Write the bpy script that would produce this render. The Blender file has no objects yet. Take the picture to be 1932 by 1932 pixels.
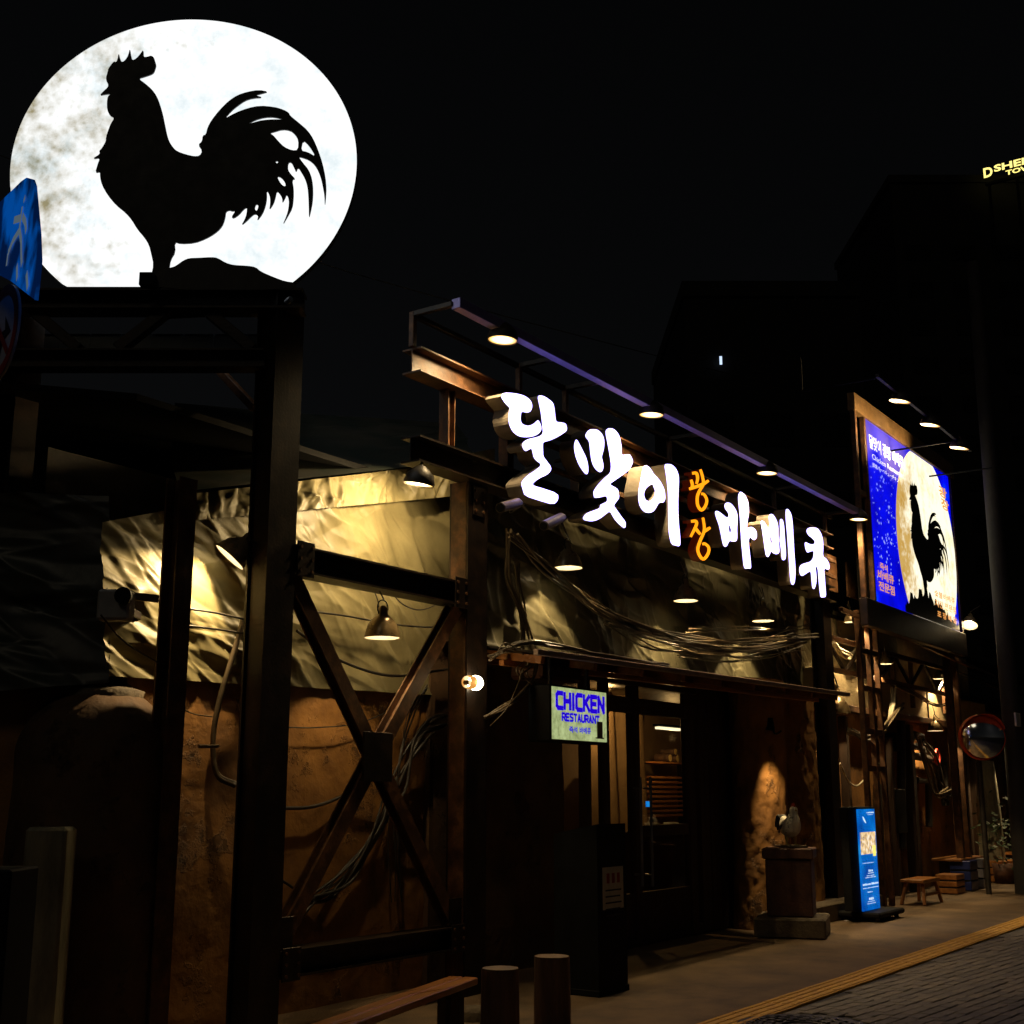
import bpy, bmesh, math, random
import numpy as np
from mathutils import Vector, Matrix, noise, Euler
random.seed(7)
SC = bpy.context.scene
COL = SC.collection
# ------------------------------------------------------------------ camera
FPX, CPX, HORY, VANX, CAMH = 2400.0, 966.0, 1497.0, 2637.0, 1.6
PITCH = math.atan((HORY - CPX) / FPX)
YAW = math.atan((VANX - CPX) / (FPX / math.cos(PITCH)))
cd = bpy.data.cameras.new('camera'); cam = bpy.data.objects.new('camera', cd); COL.objects.link(cam)
cam.location = (0, 0, CAMH)
cam.rotation_euler = (math.pi / 2 + PITCH, 0, YAW - math.pi / 2)
cd.sensor_width = 36; cd.sensor_fit = 'HORIZONTAL'; cd.lens = 36 * FPX / 1932.0
cd.clip_start = 0.05; cd.clip_end = 2000
SC.camera = cam
# ------------------------------------------------------------------ world, moonlight-weak sun, exposure
W = bpy.data.worlds.new('World'); SC.world = W; W.use_nodes = True
wn = W.node_tree.nodes; wl = W.node_tree.links
sky = wn.new('ShaderNodeTexSky'); sky.sky_type = 'NISHITA'; sky.sun_disc = False
sky.sun_elevation = math.radians(28); sky.sun_rotation = math.radians(200)
hsv = wn.new('ShaderNodeHueSaturation'); hsv.inputs['Saturation'].default_value = 0.25
wl.new(sky.outputs[0], hsv.inputs['Color']); wl.new(hsv.outputs[0], wn['Background'].inputs[0])
wn['Background'].inputs[1].default_value = 0.00055
sd = bpy.data.lights.new('sun', 'SUN'); so = bpy.data.objects.new('sun', sd); COL.objects.link(so)
sd.energy = 0.045; sd.angle = math.radians(12); sd.color = (1.0, 0.86, 0.62)
so.rotation_euler = (math.radians(52), 0, math.radians(-75)); so.location = (0, -5, 20)
SC.view_settings.view_transform = 'Standard'; SC.view_settings.look = 'None'
SC.view_settings.exposure = 0; SC.view_settings.gamma = 1
SC.cycles.use_denoising = True
SC.cycles.max_bounces = 5; SC.cycles.diffuse_bounces = 3; SC.cycles.glossy_bounces = 3
SC.cycles.sample_clamp_indirect = 4; SC.cycles.use_light_tree = True
SC.cycles.caustics_reflective = False; SC.cycles.caustics_refractive = False

# ------------------------------------------------------------------ survey helpers (photo measurements -> metres)
_fh = Vector((math.cos(YAW), math.sin(YAW), 0)); _rt = Vector((math.sin(YAW), -math.cos(YAW), 0))
_fw = _fh * math.cos(PITCH) + Vector((0, 0, math.sin(PITCH))); _up = -_fh * math.sin(PITCH) + Vector((0, 0, math.cos(PITCH)))
CL = Vector((0, 0, CAMH))
def ray(x, y): return _fw + _rt * ((x - CPX) / FPX) - _up * ((y - CPX) / FPX)
def at(x, y, Y): r = ray(x, y); return CL + r * (Y / r.y)
def atx(x, y, X): r = ray(x, y); return CL + r * (X / r.x)
def atz(x, y, z): r = ray(x, y); return CL + r * ((z - CAMH) / r.z)
def atd(x, y, d): r = ray(x, y); return CL + r * (d / r.dot(_fh))
LEFT = -_rt                                   # along the corner side of the building
def cat_smooth(p, it=1):
    for _ in range(it):
        q = []
        n = len(p)
        for i in range(n):
            a, b = p[i], p[(i + 1) % n]
            q += [(a[0] * .75 + b[0] * .25, a[1] * .75 + b[1] * .25), (a[0] * .25 + b[0] * .75, a[1] * .25 + b[1] * .75)]
        p = q
    return p

# ------------------------------------------------------------------ materials
MATS = {}
def _new(name):
    m = bpy.data.materials.new(name); m.use_nodes = True; MATS[name] = m
    return m, m.node_tree.nodes, m.node_tree.links, m.node_tree.nodes['Principled BSDF']
def mat(name, c1, c2=None, rough=.6, metal=0., scale=6., bump=0., bscale=None, detail=6., c3=None, stretch=None, spec=.5, lo=.35, hi=.65):
    m, n, l, p = _new(name)
    p.inputs['Roughness'].default_value = rough; p.inputs['Metallic'].default_value = metal
    p.inputs['Specular IOR Level'].default_value = spec
    tc = n.new('ShaderNodeTexCoord'); mp = n.new('ShaderNodeMapping'); l.new(tc.outputs['Object'], mp.inputs[0])
    if stretch: mp.inputs['Scale'].default_value = stretch
    if c2 is None: c2 = tuple(min(1, x * 1.35) for x in c1)
    nz = n.new('ShaderNodeTexNoise'); nz.inputs['Scale'].default_value = scale; nz.inputs['Detail'].default_value = detail
    nz.inputs['Roughness'].default_value = .65
    l.new(mp.outputs[0], nz.inputs['Vector'])
    cr = n.new('ShaderNodeValToRGB'); l.new(nz.outputs[0], cr.inputs[0])
    cr.color_ramp.elements[0].position = lo; cr.color_ramp.elements[0].color = (*c1, 1)
    cr.color_ramp.elements[1].position = hi; cr.color_ramp.elements[1].color = (*c2, 1)
    if c3:
        e = cr.color_ramp.elements.new(.5 * (lo + hi)); e.color = (*c3, 1)
    l.new(cr.outputs[0], p.inputs['Base Color'])
    rr = n.new('ShaderNodeMapRange'); l.new(nz.outputs[0], rr.inputs[0])
    rr.inputs[3].default_value = max(.05, rough - .15); rr.inputs[4].default_value = min(1, rough + .15); l.new(rr.outputs[0], p.inputs['Roughness'])
    if bump:
        nb = n.new('ShaderNodeTexNoise'); nb.inputs['Scale'].default_value = bscale or scale * 3; nb.inputs['Detail'].default_value = 8
        l.new(mp.outputs[0], nb.inputs['Vector'])
        b = n.new('ShaderNodeBump'); b.inputs['Strength'].default_value = bump; b.inputs['Distance'].default_value = .03
        l.new(nb.outputs[0], b.inputs['Height']); l.new(b.outputs[0], p.inputs['Normal'])
    return m
def emit(name, col, s, base=(.02, .02, .02)):
    m, n, l, p = _new(name)
    p.inputs['Base Color'].default_value = (*base, 1); p.inputs['Roughness'].default_value = .5
    p.inputs['Emission Color'].default_value = (*col, 1); p.inputs['Emission Strength'].default_value = s
    return m
mat('steel', (.012, .009, .007), (.040, .022, .013), .42, .35, 5, .07, 45, c3=(.020, .013, .010))
mat('steel_rust', (.045, .019, .008), (.17, .075, .028), .5, .1, 7, .12, 50, c3=(.085, .038, .015))
mat('bar_letter_glow', (.26, .23, .50), (.34, .30, .60), .4, .3, 8, .1)  # violet reflection of the lit letters mixed into the bar's base colour
mat('bar_dark', (.02, .018, .016), (.05, .04, .03), .5, .3, 8, .1)
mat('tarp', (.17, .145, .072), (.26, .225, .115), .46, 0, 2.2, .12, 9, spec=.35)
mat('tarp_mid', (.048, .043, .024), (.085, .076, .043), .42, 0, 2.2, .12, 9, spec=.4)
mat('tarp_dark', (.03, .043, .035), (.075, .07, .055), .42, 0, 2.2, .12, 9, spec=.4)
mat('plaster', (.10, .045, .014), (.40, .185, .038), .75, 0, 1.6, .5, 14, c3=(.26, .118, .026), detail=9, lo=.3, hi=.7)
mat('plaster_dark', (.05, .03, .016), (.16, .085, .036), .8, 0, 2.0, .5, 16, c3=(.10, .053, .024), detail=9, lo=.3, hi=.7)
mat('flake', (.20, .13, .08), (.30, .21, .13), .7, 0, 8, .4)
mat('concrete', (.10, .09, .055), (.40, .36, .24), .8, 0, 4, .6, 20, stretch=(1, 1, .3), detail=10, lo=.3, hi=.7)
mat('concrete_brown', (.08, .06, .038), (.16, .12, .072), .8, 0, 5, .4, 25)
mat('cream', (.42, .32, .17), (.60, .47, .26), .7, 0, 5, .3, 25)
mat('asphalt', (.035, .032, .03), (.06, .055, .05), .85, 0, 30, .4, 90)
mat('pavement', (.060, .037, .018), (.22, .14, .072), .8, 0, 1.6, .35, 60, detail=12, lo=.28, hi=.72)
mat('paver_a', (.095, .080, .062), (.15, .128, .10), .75, 0, 9, .4, 60)
mat('paver_b', (.070, .060, .047), (.12, .103, .082), .75, 0, 9, .4, 60)
mat('paver_c', (.115, .094, .070), (.17, .14, .105), .75, 0, 9, .4, 60)
mat('mortar', (.03, .028, .025), (.05, .046, .04), .9, 0, 30, .3)
mat('tactile', (.52, .26, .035), (.72, .40, .06), .7, 0, 7, .3, 50, detail=9)
mat('iron', (.03, .028, .026), (.085, .08, .075), .5, .7, 14, .3, 60)
mat('wood', (.20, .075, .018), (.42, .17, .045), .38, 0, 3, .25, 12, stretch=(.25, 3, 3))
mat('bench_wood', (.34, .12, .025), (.58, .24, .06), .3, 0, 3, .15, 12, stretch=(.25, 3, 3))
mat('wood_dark', (.025, .014, .008), (.06, .032, .016), .6, 0, 4, .3, 14, stretch=(3, 3, .3))
mat('log', (.065, .034, .02), (.15, .08, .045), .75, 0, 5, .6, 18, stretch=(2, 2, .4))
mat('log_end', (.20, .13, .075), (.32, .22, .13), .6, 0, 14, .3)
mat('log_pale', (.6, .4, .13), (.75, .55, .22), .6, 0, 14, .3)
mat('frame_floodlit', (.14, .075, .028), (.26, .15, .06), .55, .1, 7, .3, 30)  # golden flood light on the billboard's upper beam, put into its colour
mat('fascia', (.30, .21, .15), (.44, .32, .24), .5, .2, 9, .2)
mat('pole_dark', (.012, .010, .008), (.028, .023, .018), .8, 0, 4, .3)
mat('black', (.004, .004, .004), (.008, .008, .008), .7, 0, 8, spec=.15)
mat('rubber', (.022, .019, .016), (.05, .042, .034), .45, 0, 6, .1)
mat('wire', (.06, .045, .026), (.13, .095, .055), .45, 0, 6, .1)
mat('wire_pale', (.34, .29, .20), (.48, .42, .30), .45, 0, 6, .1)
mat('shade', (.24, .17, .08), (.36, .26, .13), .3, .3, 8, .1)
mat('shade_in', (.75, .68, .52), (.82, .75, .58), .5, 0, 8)
mat('paper', (.42, .40, .35), (.52, .50, .43), .8, 0, 9)
mat('ink_red', (.25, .03, .02), (.3, .04, .03), .8)
mat('ink', (.02, .02, .02), (.03, .03, .03), .8)
mat('meter', (.30, .29, .27), (.42, .40, .37), .5, 0, 9, .1)
mat('sign_blue', (.006, .10, .42), (.008, .15, .58), .4, 0, 5, .05, lo=.25, hi=.75)
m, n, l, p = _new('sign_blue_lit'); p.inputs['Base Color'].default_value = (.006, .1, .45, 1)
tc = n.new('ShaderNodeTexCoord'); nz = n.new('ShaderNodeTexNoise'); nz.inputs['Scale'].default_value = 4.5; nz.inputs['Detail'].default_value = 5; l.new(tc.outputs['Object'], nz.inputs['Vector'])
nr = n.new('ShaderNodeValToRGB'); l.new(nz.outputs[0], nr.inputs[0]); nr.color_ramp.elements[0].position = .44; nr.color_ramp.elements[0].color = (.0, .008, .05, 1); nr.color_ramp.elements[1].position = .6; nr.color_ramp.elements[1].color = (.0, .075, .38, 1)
l.new(nr.outputs[0], p.inputs['Emission Color']); p.inputs['Emission Strength'].default_value = .75  # plate's brightness put in as emission; no lamp in the scene lights it
mat('sign_white', (.55, .55, .55), (.68, .68, .68), .5, 0, 6)
mat('sign_red', (.42, .03, .02), (.5, .045, .03), .45, 0, 6)
mat('mirror_rim', (.85, .10, .02), (.92, .14, .03), .35, 0, 6)
mat('mirror', (.75, .75, .75), (.8, .8, .8), .03, 1.0, 3)
mat('panel_metal', (.16, .19, .23), (.26, .29, .33), .32, .75, 3, .15, 12)
mat('return_metal', (.30, .26, .22), (.42, .36, .29), .42, .4, 6, .15, 25)
mat('stone_red', (.06, .026, .016), (.13, .055, .03), .6, 0, 6, .3, 20)
mat('statue_white', (.55, .50, .38), (.75, .70, .55), .5, 0, 25, .4, 60)
mat('statue_mix', (.75, .70, .55), (.04, .035, .025), .45, 0, 6, .5, 40, lo=.54, hi=.62)
mat('statue_dark', (.02, .022, .02), (.06, .05, .035), .4, 0, 20, .4, 60)
mat('statue_red', (.3, .03, .02), (.4, .05, .03), .4)
mat('statue_yellow', (.45, .32, .08), (.55, .4, .1), .5)
mat('plastic_blue', (.012, .02, .10), (.02, .035, .16), .4, 0, 4, .1)
mat('plastic_pale', (.30, .29, .33), (.42, .40, .44), .5, 0, 4, .1)
mat('silhouette', (.006, .006, .006), (.010, .010, .010), .55, 0, 8)
mat('hill_metal', (.020, .019, .020), (.05, .048, .046), .5, .3, 3, .2, stretch=(1, 1, .4))
mat('leaf', (.012, .035, .008), (.03, .065, .02), .6, 0, 9)
mat('far_wall', (.006, .006, .006), (.01, .01, .01), .9, 0, .3)
mat('interior', (.30, .19, .09), (.42, .28, .14), .8, 0, 2, .2)
emit('bulb', (1.0, .82, .52), 30)
emit('neck_glow', (1.0, .42, .08), .75)
emit('lamp_face', (1.0, .86, .55), 14)
def lens_mat(name, r0):
    m, n, l, p = _new(name); p.inputs['Base Color'].default_value = (.3, .3, .3, 1)
    g_ = n.new('ShaderNodeNewGeometry'); tc = n.new('ShaderNodeTexCoord'); ln = n.new('ShaderNodeVectorMath'); ln.operation = 'LENGTH'; l.new(tc.outputs['Object'], ln.inputs[0])
    mr_ = n.new('ShaderNodeMapRange'); mr_.inputs[1].default_value = r0 * .25; mr_.inputs[2].default_value = r0; mr_.interpolation_type = 'SMOOTHSTEP'; l.new(ln.outputs['Value'], mr_.inputs[0])
    r = n.new('ShaderNodeValToRGB'); l.new(mr_.outputs[0], r.inputs[0]); r.color_ramp.elements[0].color = (1, .88, .6, 1); r.color_ramp.elements[1].color = (.085, .042, .007, 1); e3 = r.color_ramp.elements.new(.55); e3.color = (.5, .34, .12, 1)
    l.new(r.outputs[0], p.inputs['Emission Color']); p.inputs['Emission Strength'].default_value = 9
lens_mat('flood_lens', .125)
emit('letter_white', (.42, .36, 1.0), 5.0, (.6, .6, .65))
emit('letter_orange', (1.5, .47, .008), 1.0, (.5, .25, .05))
emit('letter_orange_edge', (1.0, .08, .0), .03, (.06, .012, .006))
emit('sign_yellow', (1.0, .82, .22), 1.6)
emit('window_cool', (.6, .75, 1.0), 1.2)
emit('tube_light', (1.0, .85, .55), 2.2)
emit('neon_red', (1.0, .12, .1), .8)
# old plaster: peeled patches with raised ragged edges
for nm in ('plaster', 'plaster_dark'):
    m_ = MATS[nm]; n = m_.node_tree.nodes; l = m_.node_tree.links; p = n['Principled BSDF']
    mpn = [q for q in n if q.type == 'MAPPING'][0]; bm_ = [q for q in n if q.type == 'BUMP'][0]; bm_.inputs['Strength'].default_value = .35
    a1 = n.new('ShaderNodeTexNoise'); a1.inputs['Scale'].default_value = 2.6; a1.inputs['Detail'].default_value = 10; a1.inputs['Roughness'].default_value = .68; l.new(mpn.outputs[0], a1.inputs['Vector'])
    r1 = n.new('ShaderNodeValToRGB'); l.new(a1.outputs[0], r1.inputs[0]); r1.color_ramp.interpolation = 'LINEAR'
    els = r1.color_ramp.elements; els[0].position = .37; els[0].color = (0, 0, 0, 1); els[1].position = .395; els[1].color = (1, 1, 1, 1); e3 = els.new(.44); e3.color = (.55, .55, .55, 1)
    b2 = n.new('ShaderNodeBump'); b2.inputs['Strength'].default_value = .9; b2.inputs['Distance'].default_value = .02; l.new(r1.outputs[0], b2.inputs['Height'])
    l.new(bm_.outputs[0], b2.inputs['Normal']); l.new(b2.outputs[0], p.inputs['Normal'])
    r2 = n.new('ShaderNodeValToRGB'); l.new(a1.outputs[0], r2.inputs[0]); r2.color_ramp.elements[0].position = .37; r2.color_ramp.elements[0].color = (.45, .45, .5, 1); r2.color_ramp.elements[1].position = .39; r2.color_ramp.elements[1].color = (1, 1, 1, 1)
    mxx = n.new('ShaderNodeMix'); mxx.data_type = 'RGBA'; mxx.blend_type = 'MULTIPLY'; mxx.inputs['Factor'].default_value = 1
    src_ = p.inputs['Base Color'].links[0].from_socket; l.new(src_, mxx.inputs['A']); l.new(r2.outputs[0], mxx.inputs['B']); l.new(mxx.outputs['Result'], p.inputs['Base Color'])
# clear glass with a faint reflection
m, n, l, p = _new('glass'); p.inputs['Roughness'].default_value = .04; p.inputs['Base Color'].default_value = (.03, .03, .03, 1)
tr = n.new('ShaderNodeBsdfTransparent'); tr.inputs[0].default_value = (.86, .85, .80, 1); gl = n.new('ShaderNodeBsdfGlossy'); gl.inputs['Roughness'].default_value = .03
mx = n.new('ShaderNodeMixShader'); mx.inputs[0].default_value = .07
l.new(tr.outputs[0], mx.inputs[1]); l.new(gl.outputs[0], mx.inputs[2]); l.new(mx.outputs[0], n['Material Output'].inputs[0])
def ramp(n, els):
    r = n.new('ShaderNodeValToRGB')
    while len(r.color_ramp.elements) < len(els): r.color_ramp.elements.new(.5)
    for e, (po, c) in zip(r.color_ramp.elements, els): e.position = po; e.color = (*c, 1)
    return r
def moon_mat(name, strength, pale, maria, off, scl, rim):
    """a backlit moon print: maria patches and craters in object space"""
    m, n, l, p = _new(name)
    p.inputs['Base Color'].default_value = (.5, .5, .5, 1); p.inputs['Roughness'].default_value = .45
    tc = n.new('ShaderNodeTexCoord'); mp = n.new('ShaderNodeMapping'); l.new(tc.outputs['Object'], mp.inputs[0])
    mp.inputs['Scale'].default_value = (scl, scl, scl)
    a = n.new('ShaderNodeTexNoise'); a.inputs['Scale'].default_value = 1.7; a.inputs['Detail'].default_value = 6; a.inputs['Roughness'].default_value = .55
    b = n.new('ShaderNodeTexNoise'); b.inputs['Scale'].default_value = 7; b.inputs['Detail'].default_value = 12; b.inputs['Roughness'].default_value = .74
    v = n.new('ShaderNodeTexVoronoi'); v.inputs['Scale'].default_value = 17; v.feature = 'SMOOTH_F1'
    for x in (a, b, v): l.new(mp.outputs[0], x.inputs['Vector'])
    sp = n.new('ShaderNodeSeparateXYZ'); l.new(mp.outputs[0], sp.inputs[0])
    def math_(op, x, y):
        q = n.new('ShaderNodeMath'); q.operation = op
        for i, s in enumerate((x, y)):
            if isinstance(s, (int, float)): q.inputs[i].default_value = s
            else: l.new(s, q.inputs[i])
        return q.outputs[0]
    # maria lie on the moon's western side (its own pattern)
    west = math_('MULTIPLY', math_('ADD', sp.outputs['X'], off), -.44)
    f = math_('ADD', math_('ADD', math_('MULTIPLY', a.outputs[0], 1.15), west), math_('MULTIPLY', math_('SUBTRACT', b.outputs[0], .5), .62))
    f = math_('ADD', f, math_('MULTIPLY', math_('SUBTRACT', .35, v.outputs['Distance']), .24))
    r = ramp(n, [(.54, pale), (.70, tuple(.62 * x + .38 * y for x, y in zip(pale, maria))), (.90, maria)])
    l.new(f, r.inputs[0])
    c2 = n.new('ShaderNodeTexNoise'); c2.inputs['Scale'].default_value = 2.3; c2.inputs['Detail'].default_value = 8; c2.inputs['Roughness'].default_value = .7; l.new(mp.outputs[0], c2.inputs['Vector'])
    r2 = ramp(n, [(.48, (1, 1, 1)), (.64, rim)]); l.new(c2.outputs[0], r2.inputs[0])
    mu = n.new('ShaderNodeMix'); mu.data_type = 'RGBA'; mu.blend_type = 'MULTIPLY'; mu.inputs['Factor'].default_value = 1
    l.new(r.outputs[0], mu.inputs['A']); l.new(r2.outputs[0], mu.inputs['B']); l.new(mu.outputs['Result'], p.inputs['Emission Color'])
    p.inputs['Emission Strength'].default_value = strength
    return m
moon_mat('moon_print', 1.0, (1.08, 1.10, 1.10), (.33, .285, .16), .34, 1.0, (.74, .81, .84))
moon_mat('poster_moon', .9, (1.35, 1.28, 1.0), (.70, .44, .12), -.1, 1.0, (.85, .75, .5))
# night-sky print of the big billboard
m, n, l, p = _new('poster_sky'); p.inputs['Base Color'].default_value = (.05, .04, .07, 1); p.inputs['Roughness'].default_value = .5
tc = n.new('ShaderNodeTexCoord')
nz = n.new('ShaderNodeTexNoise'); nz.inputs['Scale'].default_value = 1.1; nz.inputs['Detail'].default_value = 5; l.new(tc.outputs['Object'], nz.inputs['Vector'])
r = ramp(n, [(.35, (.0, .0, .50)), (.6, (.0, .003, .95)), (.78, (.0, .10, 1.0))]); l.new(nz.outputs[0], r.inputs[0])
l.new(r.outputs[0], p.inputs['Emission Color']); p.inputs['Emission Strength'].default_value = 1.0
# blue stand banner and its food picture
m, n, l, p = _new('banner_blue'); p.inputs['Base Color'].default_value = (.02, .1, .3, 1)
tc = n.new('ShaderNodeTexCoord'); nz = n.new('ShaderNodeTexNoise'); nz.inputs['Scale'].default_value = 2.4; nz.inputs['Detail'].default_value = 5
l.new(tc.outputs['Object'], nz.inputs['Vector'])
r = ramp(n, [(.35, (.0, .055, .36)), (.55, (.0, .15, .60)), (.75, (.02, .34, .72))]); l.new(nz.outputs[0], r.inputs[0])
l.new(r.outputs[0], p.inputs['Emission Color']); p.inputs['Emission Strength'].default_value = .95
m, n, l, p = _new('banner_food')
tc = n.new('ShaderNodeTexCoord'); v = n.new('ShaderNodeTexVoronoi'); v.inputs['Scale'].default_value = 13; l.new(tc.outputs['Object'], v.inputs['Vector'])
nz = n.new('ShaderNodeTexNoise'); nz.inputs['Scale'].default_value = 14; nz.inputs['Detail'].default_value = 4; l.new(tc.outputs['Object'], nz.inputs['Vector'])
r = ramp(n, [(.3, (1, .95, .85)), (.5, (.9, .62, .28)), (.62, (.25, .16, .12)), (.7, (1, .98, .95))]); l.new(nz.outputs[0], r.inputs[0])
l.new(r.outputs[0], p.inputs['Emission Color']); p.inputs['Emission Strength'].default_value = 1.0
# grubby backlit acrylic of the small shop sign
m, n, l, p = _new('acrylic'); p.inputs['Base Color'].default_value = (.4, .42, .3, 1)
tc = n.new('ShaderNodeTexCoord'); nz = n.new('ShaderNodeTexNoise'); nz.inputs['Scale'].default_value = 9; nz.inputs['Detail'].default_value = 8; nz.inputs['Roughness'].default_value = .75
l.new(tc.outputs['Object'], nz.inputs['Vector'])
r = ramp(n, [(.34, (.10, .13, .05)), (.47, (.32, .38, .16)), (.62, (.47, .56, .26))]); l.new(nz.outputs[0], r.inputs[0])
l.new(r.outputs[0], p.inputs['Emission Color']); p.inputs['Emission Strength'].default_value = 1.0
emit('sign_glow', (.25, .36, .45), .28, (.5, .5, .5))
emit('sign_ink', (.015, .0, .62), 1.0, (.01, .01, .1))
emit('poster_white', (1, .98, .92), 1.1, (.6, .6, .6))
emit('poster_orange', (1.0, .42, .10), .85, (.5, .3, .1))
emit('poster_star', (.45, .55, 1.0), .9)
emit('banner_white', (.75, .92, 1.0), 1.0)
emit('banner_yellow', (1.0, .92, .2), 1.0)

# ------------------------------------------------------------------ mesh helpers
OFF = {}
class MB:
    def __init__(s): s.v = []; s.f = []; s.sm = []
    def add(s, vs, fs, smooth=False):
        o = len(s.v); s.v += [tuple(v) for v in vs]; s.f += [tuple(i + o for i in f) for f in fs]; s.sm += [smooth] * len(fs); return s
    def box(s, c, sz, M=None, bev=0):
        x, y, z = (k / 2 for k in sz); c = Vector(c)
        if bev:
            b = min(bev, x * .9, y * .9, z * .9)
            bm = bmesh.new(); bmesh.ops.create_cube(bm, size=1); bmesh.ops.scale(bm, vec=sz, verts=bm.verts)
            bmesh.ops.bevel(bm, geom=bm.edges[:], offset=b, segments=1, affect='EDGES')
            bm.verts.index_update()
            vs = [v.co.copy() for v in bm.verts]; fs = [[v.index for v in f.verts] for f in bm.faces]; bm.free()
        else:
            vs = [Vector((a * x, b_ * y, d * z)) for a in (-1, 1) for b_ in (-1, 1) for d in (-1, 1)]
            fs = [(0, 1, 3, 2), (4, 6, 7, 5), (0, 4, 5, 1), (2, 3, 7, 6), (0, 2, 6, 4), (1, 5, 7, 3)]
        if M: vs = [M @ v for v in vs]
        return s.add([v + c for v in vs], fs)
    def box2(s, a, b, bev=0):
        a, b = Vector(a), Vector(b); d = b - a
        return s.box((a + b) / 2, (abs(d.x), abs(d.y), abs(d.z)), None, bev)
    def frame(s, p0, p1, up=(0, 0, 1)):
        d = (Vector(p1) - Vector(p0)).normalized(); u = Vector(up)
        if abs(d.dot(u)) > .99: u = Vector((0, 1, 0))
        sd = d.cross(u).normalized(); u = sd.cross(d).normalized()
        return d, sd, u
    def bar(s, p0, p1, w, h, up=(0, 0, 1), bev=.004):
        p0, p1 = Vector(p0), Vector(p1); d, sd, u = s.frame(p0, p1, up)
        M = Matrix((sd, d, u)).transposed()
        return s.box((p0 + p1) / 2, (w, (p1 - p0).length, h), M, bev)
    def isec(s, p0, p1, w, h, up=(0, 0, 1), tf=.018, tw=.014):
        """rolled I-section: w = flange width (side direction), h = depth (up direction)"""
        p0, p1 = Vector(p0), Vector(p1); d, sd, u = s.frame(p0, p1, up)
        W2, H2 = w / 2, h / 2; t = tw / 2
        pr = [(-W2, -H2), (W2, -H2), (W2, -H2 + tf), (t, -H2 + tf), (t, H2 - tf), (W2, H2 - tf), (W2, H2), (-W2, H2), (-W2, H2 - tf), (-t, H2 - tf), (-t, -H2 + tf), (-W2, -H2 + tf)]
        n = len(pr); vs = [p + sd * a + u * b for p in (p0, p1) for a, b in pr]
        fs = [(i, (i + 1) % n, n + (i + 1) % n, n + i) for i in range(n)] + [tuple(range(n - 1, -1, -1)), tuple(range(n, 2 * n))]
        return s.add(vs, fs)
    def tube(s, pts, r, n=6, cap=True, smooth=True):
        pts = [Vector(p) for p in pts]; rs = r if isinstance(r, (list, tuple)) else [r] * len(pts)
        vs = []; up = Vector((0, 0, 1))
        d0 = (pts[1] - pts[0]).normalized(); u = d0.orthogonal().normalized()
        for i, p in enumerate(pts):
            d = (pts[min(i + 1, len(pts) - 1)] - pts[max(i - 1, 0)]).normalized()
            u = (u - d * u.dot(d)); u = u.normalized() if u.length > 1e-6 else d.orthogonal().normalized()
            w = d.cross(u)
            vs += [p + (u * math.cos(2 * math.pi * k / n) + w * math.sin(2 * math.pi * k / n)) * rs[i] for k in range(n)]
        fs = [(i * n + k, i * n + (k + 1) % n, (i + 1) * n + (k + 1) % n, (i + 1) * n + k) for i in range(len(pts) - 1) for k in range(n)]
        s.add(vs, fs, smooth)
        if cap: s.add(vs[:n], [tuple(range(n - 1, -1, -1))]); s.add(vs[-n:], [tuple(range(n))])
        return s
    def lathe(s, prof, n=24, M=None, smooth=True, cap=False):
        vs = []
        for r, z in prof:
            for k in range(n):
                a = 2 * math.pi * k / n; v = Vector((r * math.cos(a), r * math.sin(a), z)); vs.append(M @ v if M else v)
        fs = [(i * n + k, i * n + (k + 1) % n, (i + 1) * n + (k + 1) % n, (i + 1) * n + k) for i in range(len(prof) - 1) for k in range(n)]
        if cap: fs += [tuple(range(n - 1, -1, -1)), tuple(range((len(prof) - 1) * n, len(prof) * n))]
        return s.add(vs, fs, smooth)
    def grid(s, fn, nu, nv, smooth=True):
        vs = [fn(i / nu, j / nv) for j in range(nv + 1) for i in range(nu + 1)]
        fs = [(j * (nu + 1) + i, j * (nu + 1) + i + 1, (j + 1) * (nu + 1) + i + 1, (j + 1) * (nu + 1) + i) for j in range(nv) for i in range(nu)]
        return s.add(vs, fs, smooth)
    def build(s, name, material, parent=None, **kw):
        off = Vector(OFF.get(parent.name, (0, 0, 0))) if parent else Vector((0, 0, 0))
        me = bpy.data.meshes.new(name); me.from_pydata([Vector(v) - off for v in s.v], [], s.f); me.update()
        for pl, sm in zip(me.polygons, s.sm): pl.use_smooth = sm
        bm = bmesh.new(); bm.from_mesh(me); bmesh.ops.recalc_face_normals(bm, faces=bm.faces); bm.to_mesh(me); bm.free()
        me.materials.append(MATS[material])
        o = bpy.data.objects.new(name, me); COL.objects.link(o)
        if parent: o.parent = parent; OFF[o.name] = off
        return o
def tag(o, label=None, cat=None, group=None, kind=None):
    if label: o['label'] = label
    if cat: o['category'] = cat
    if group: o['group'] = group
    if kind: o['kind'] = kind
    return o
def thing(name, label, cat, loc=(0, 0, 0), group=None):
    o = bpy.data.objects.new(name, None); COL.objects.link(o); o.location = loc; o.empty_display_size = .2
    OFF[o.name] = Vector(loc); return tag(o, label, cat, group)
def copy_tree(o, parent=None):
    c = o.copy(); COL.objects.link(c); c.parent = parent
    for ch in o.children: copy_tree(ch, c)
    return c
DG = bpy.context.evaluated_depsgraph_get
def curve_data(loops, ext):
    cu = bpy.data.curves.new('outline', 'CURVE'); cu.dimensions = '2D'; cu.fill_mode = 'BOTH'; cu.extrude = ext
    for lp in loops:
        sp = cu.splines.new('POLY'); sp.points.add(len(lp) - 1)
        for pt, (x, y) in zip(sp.points, lp): pt.co = (x, y, 0, 1)
        sp.use_cyclic_u = True
    return cu
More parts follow.
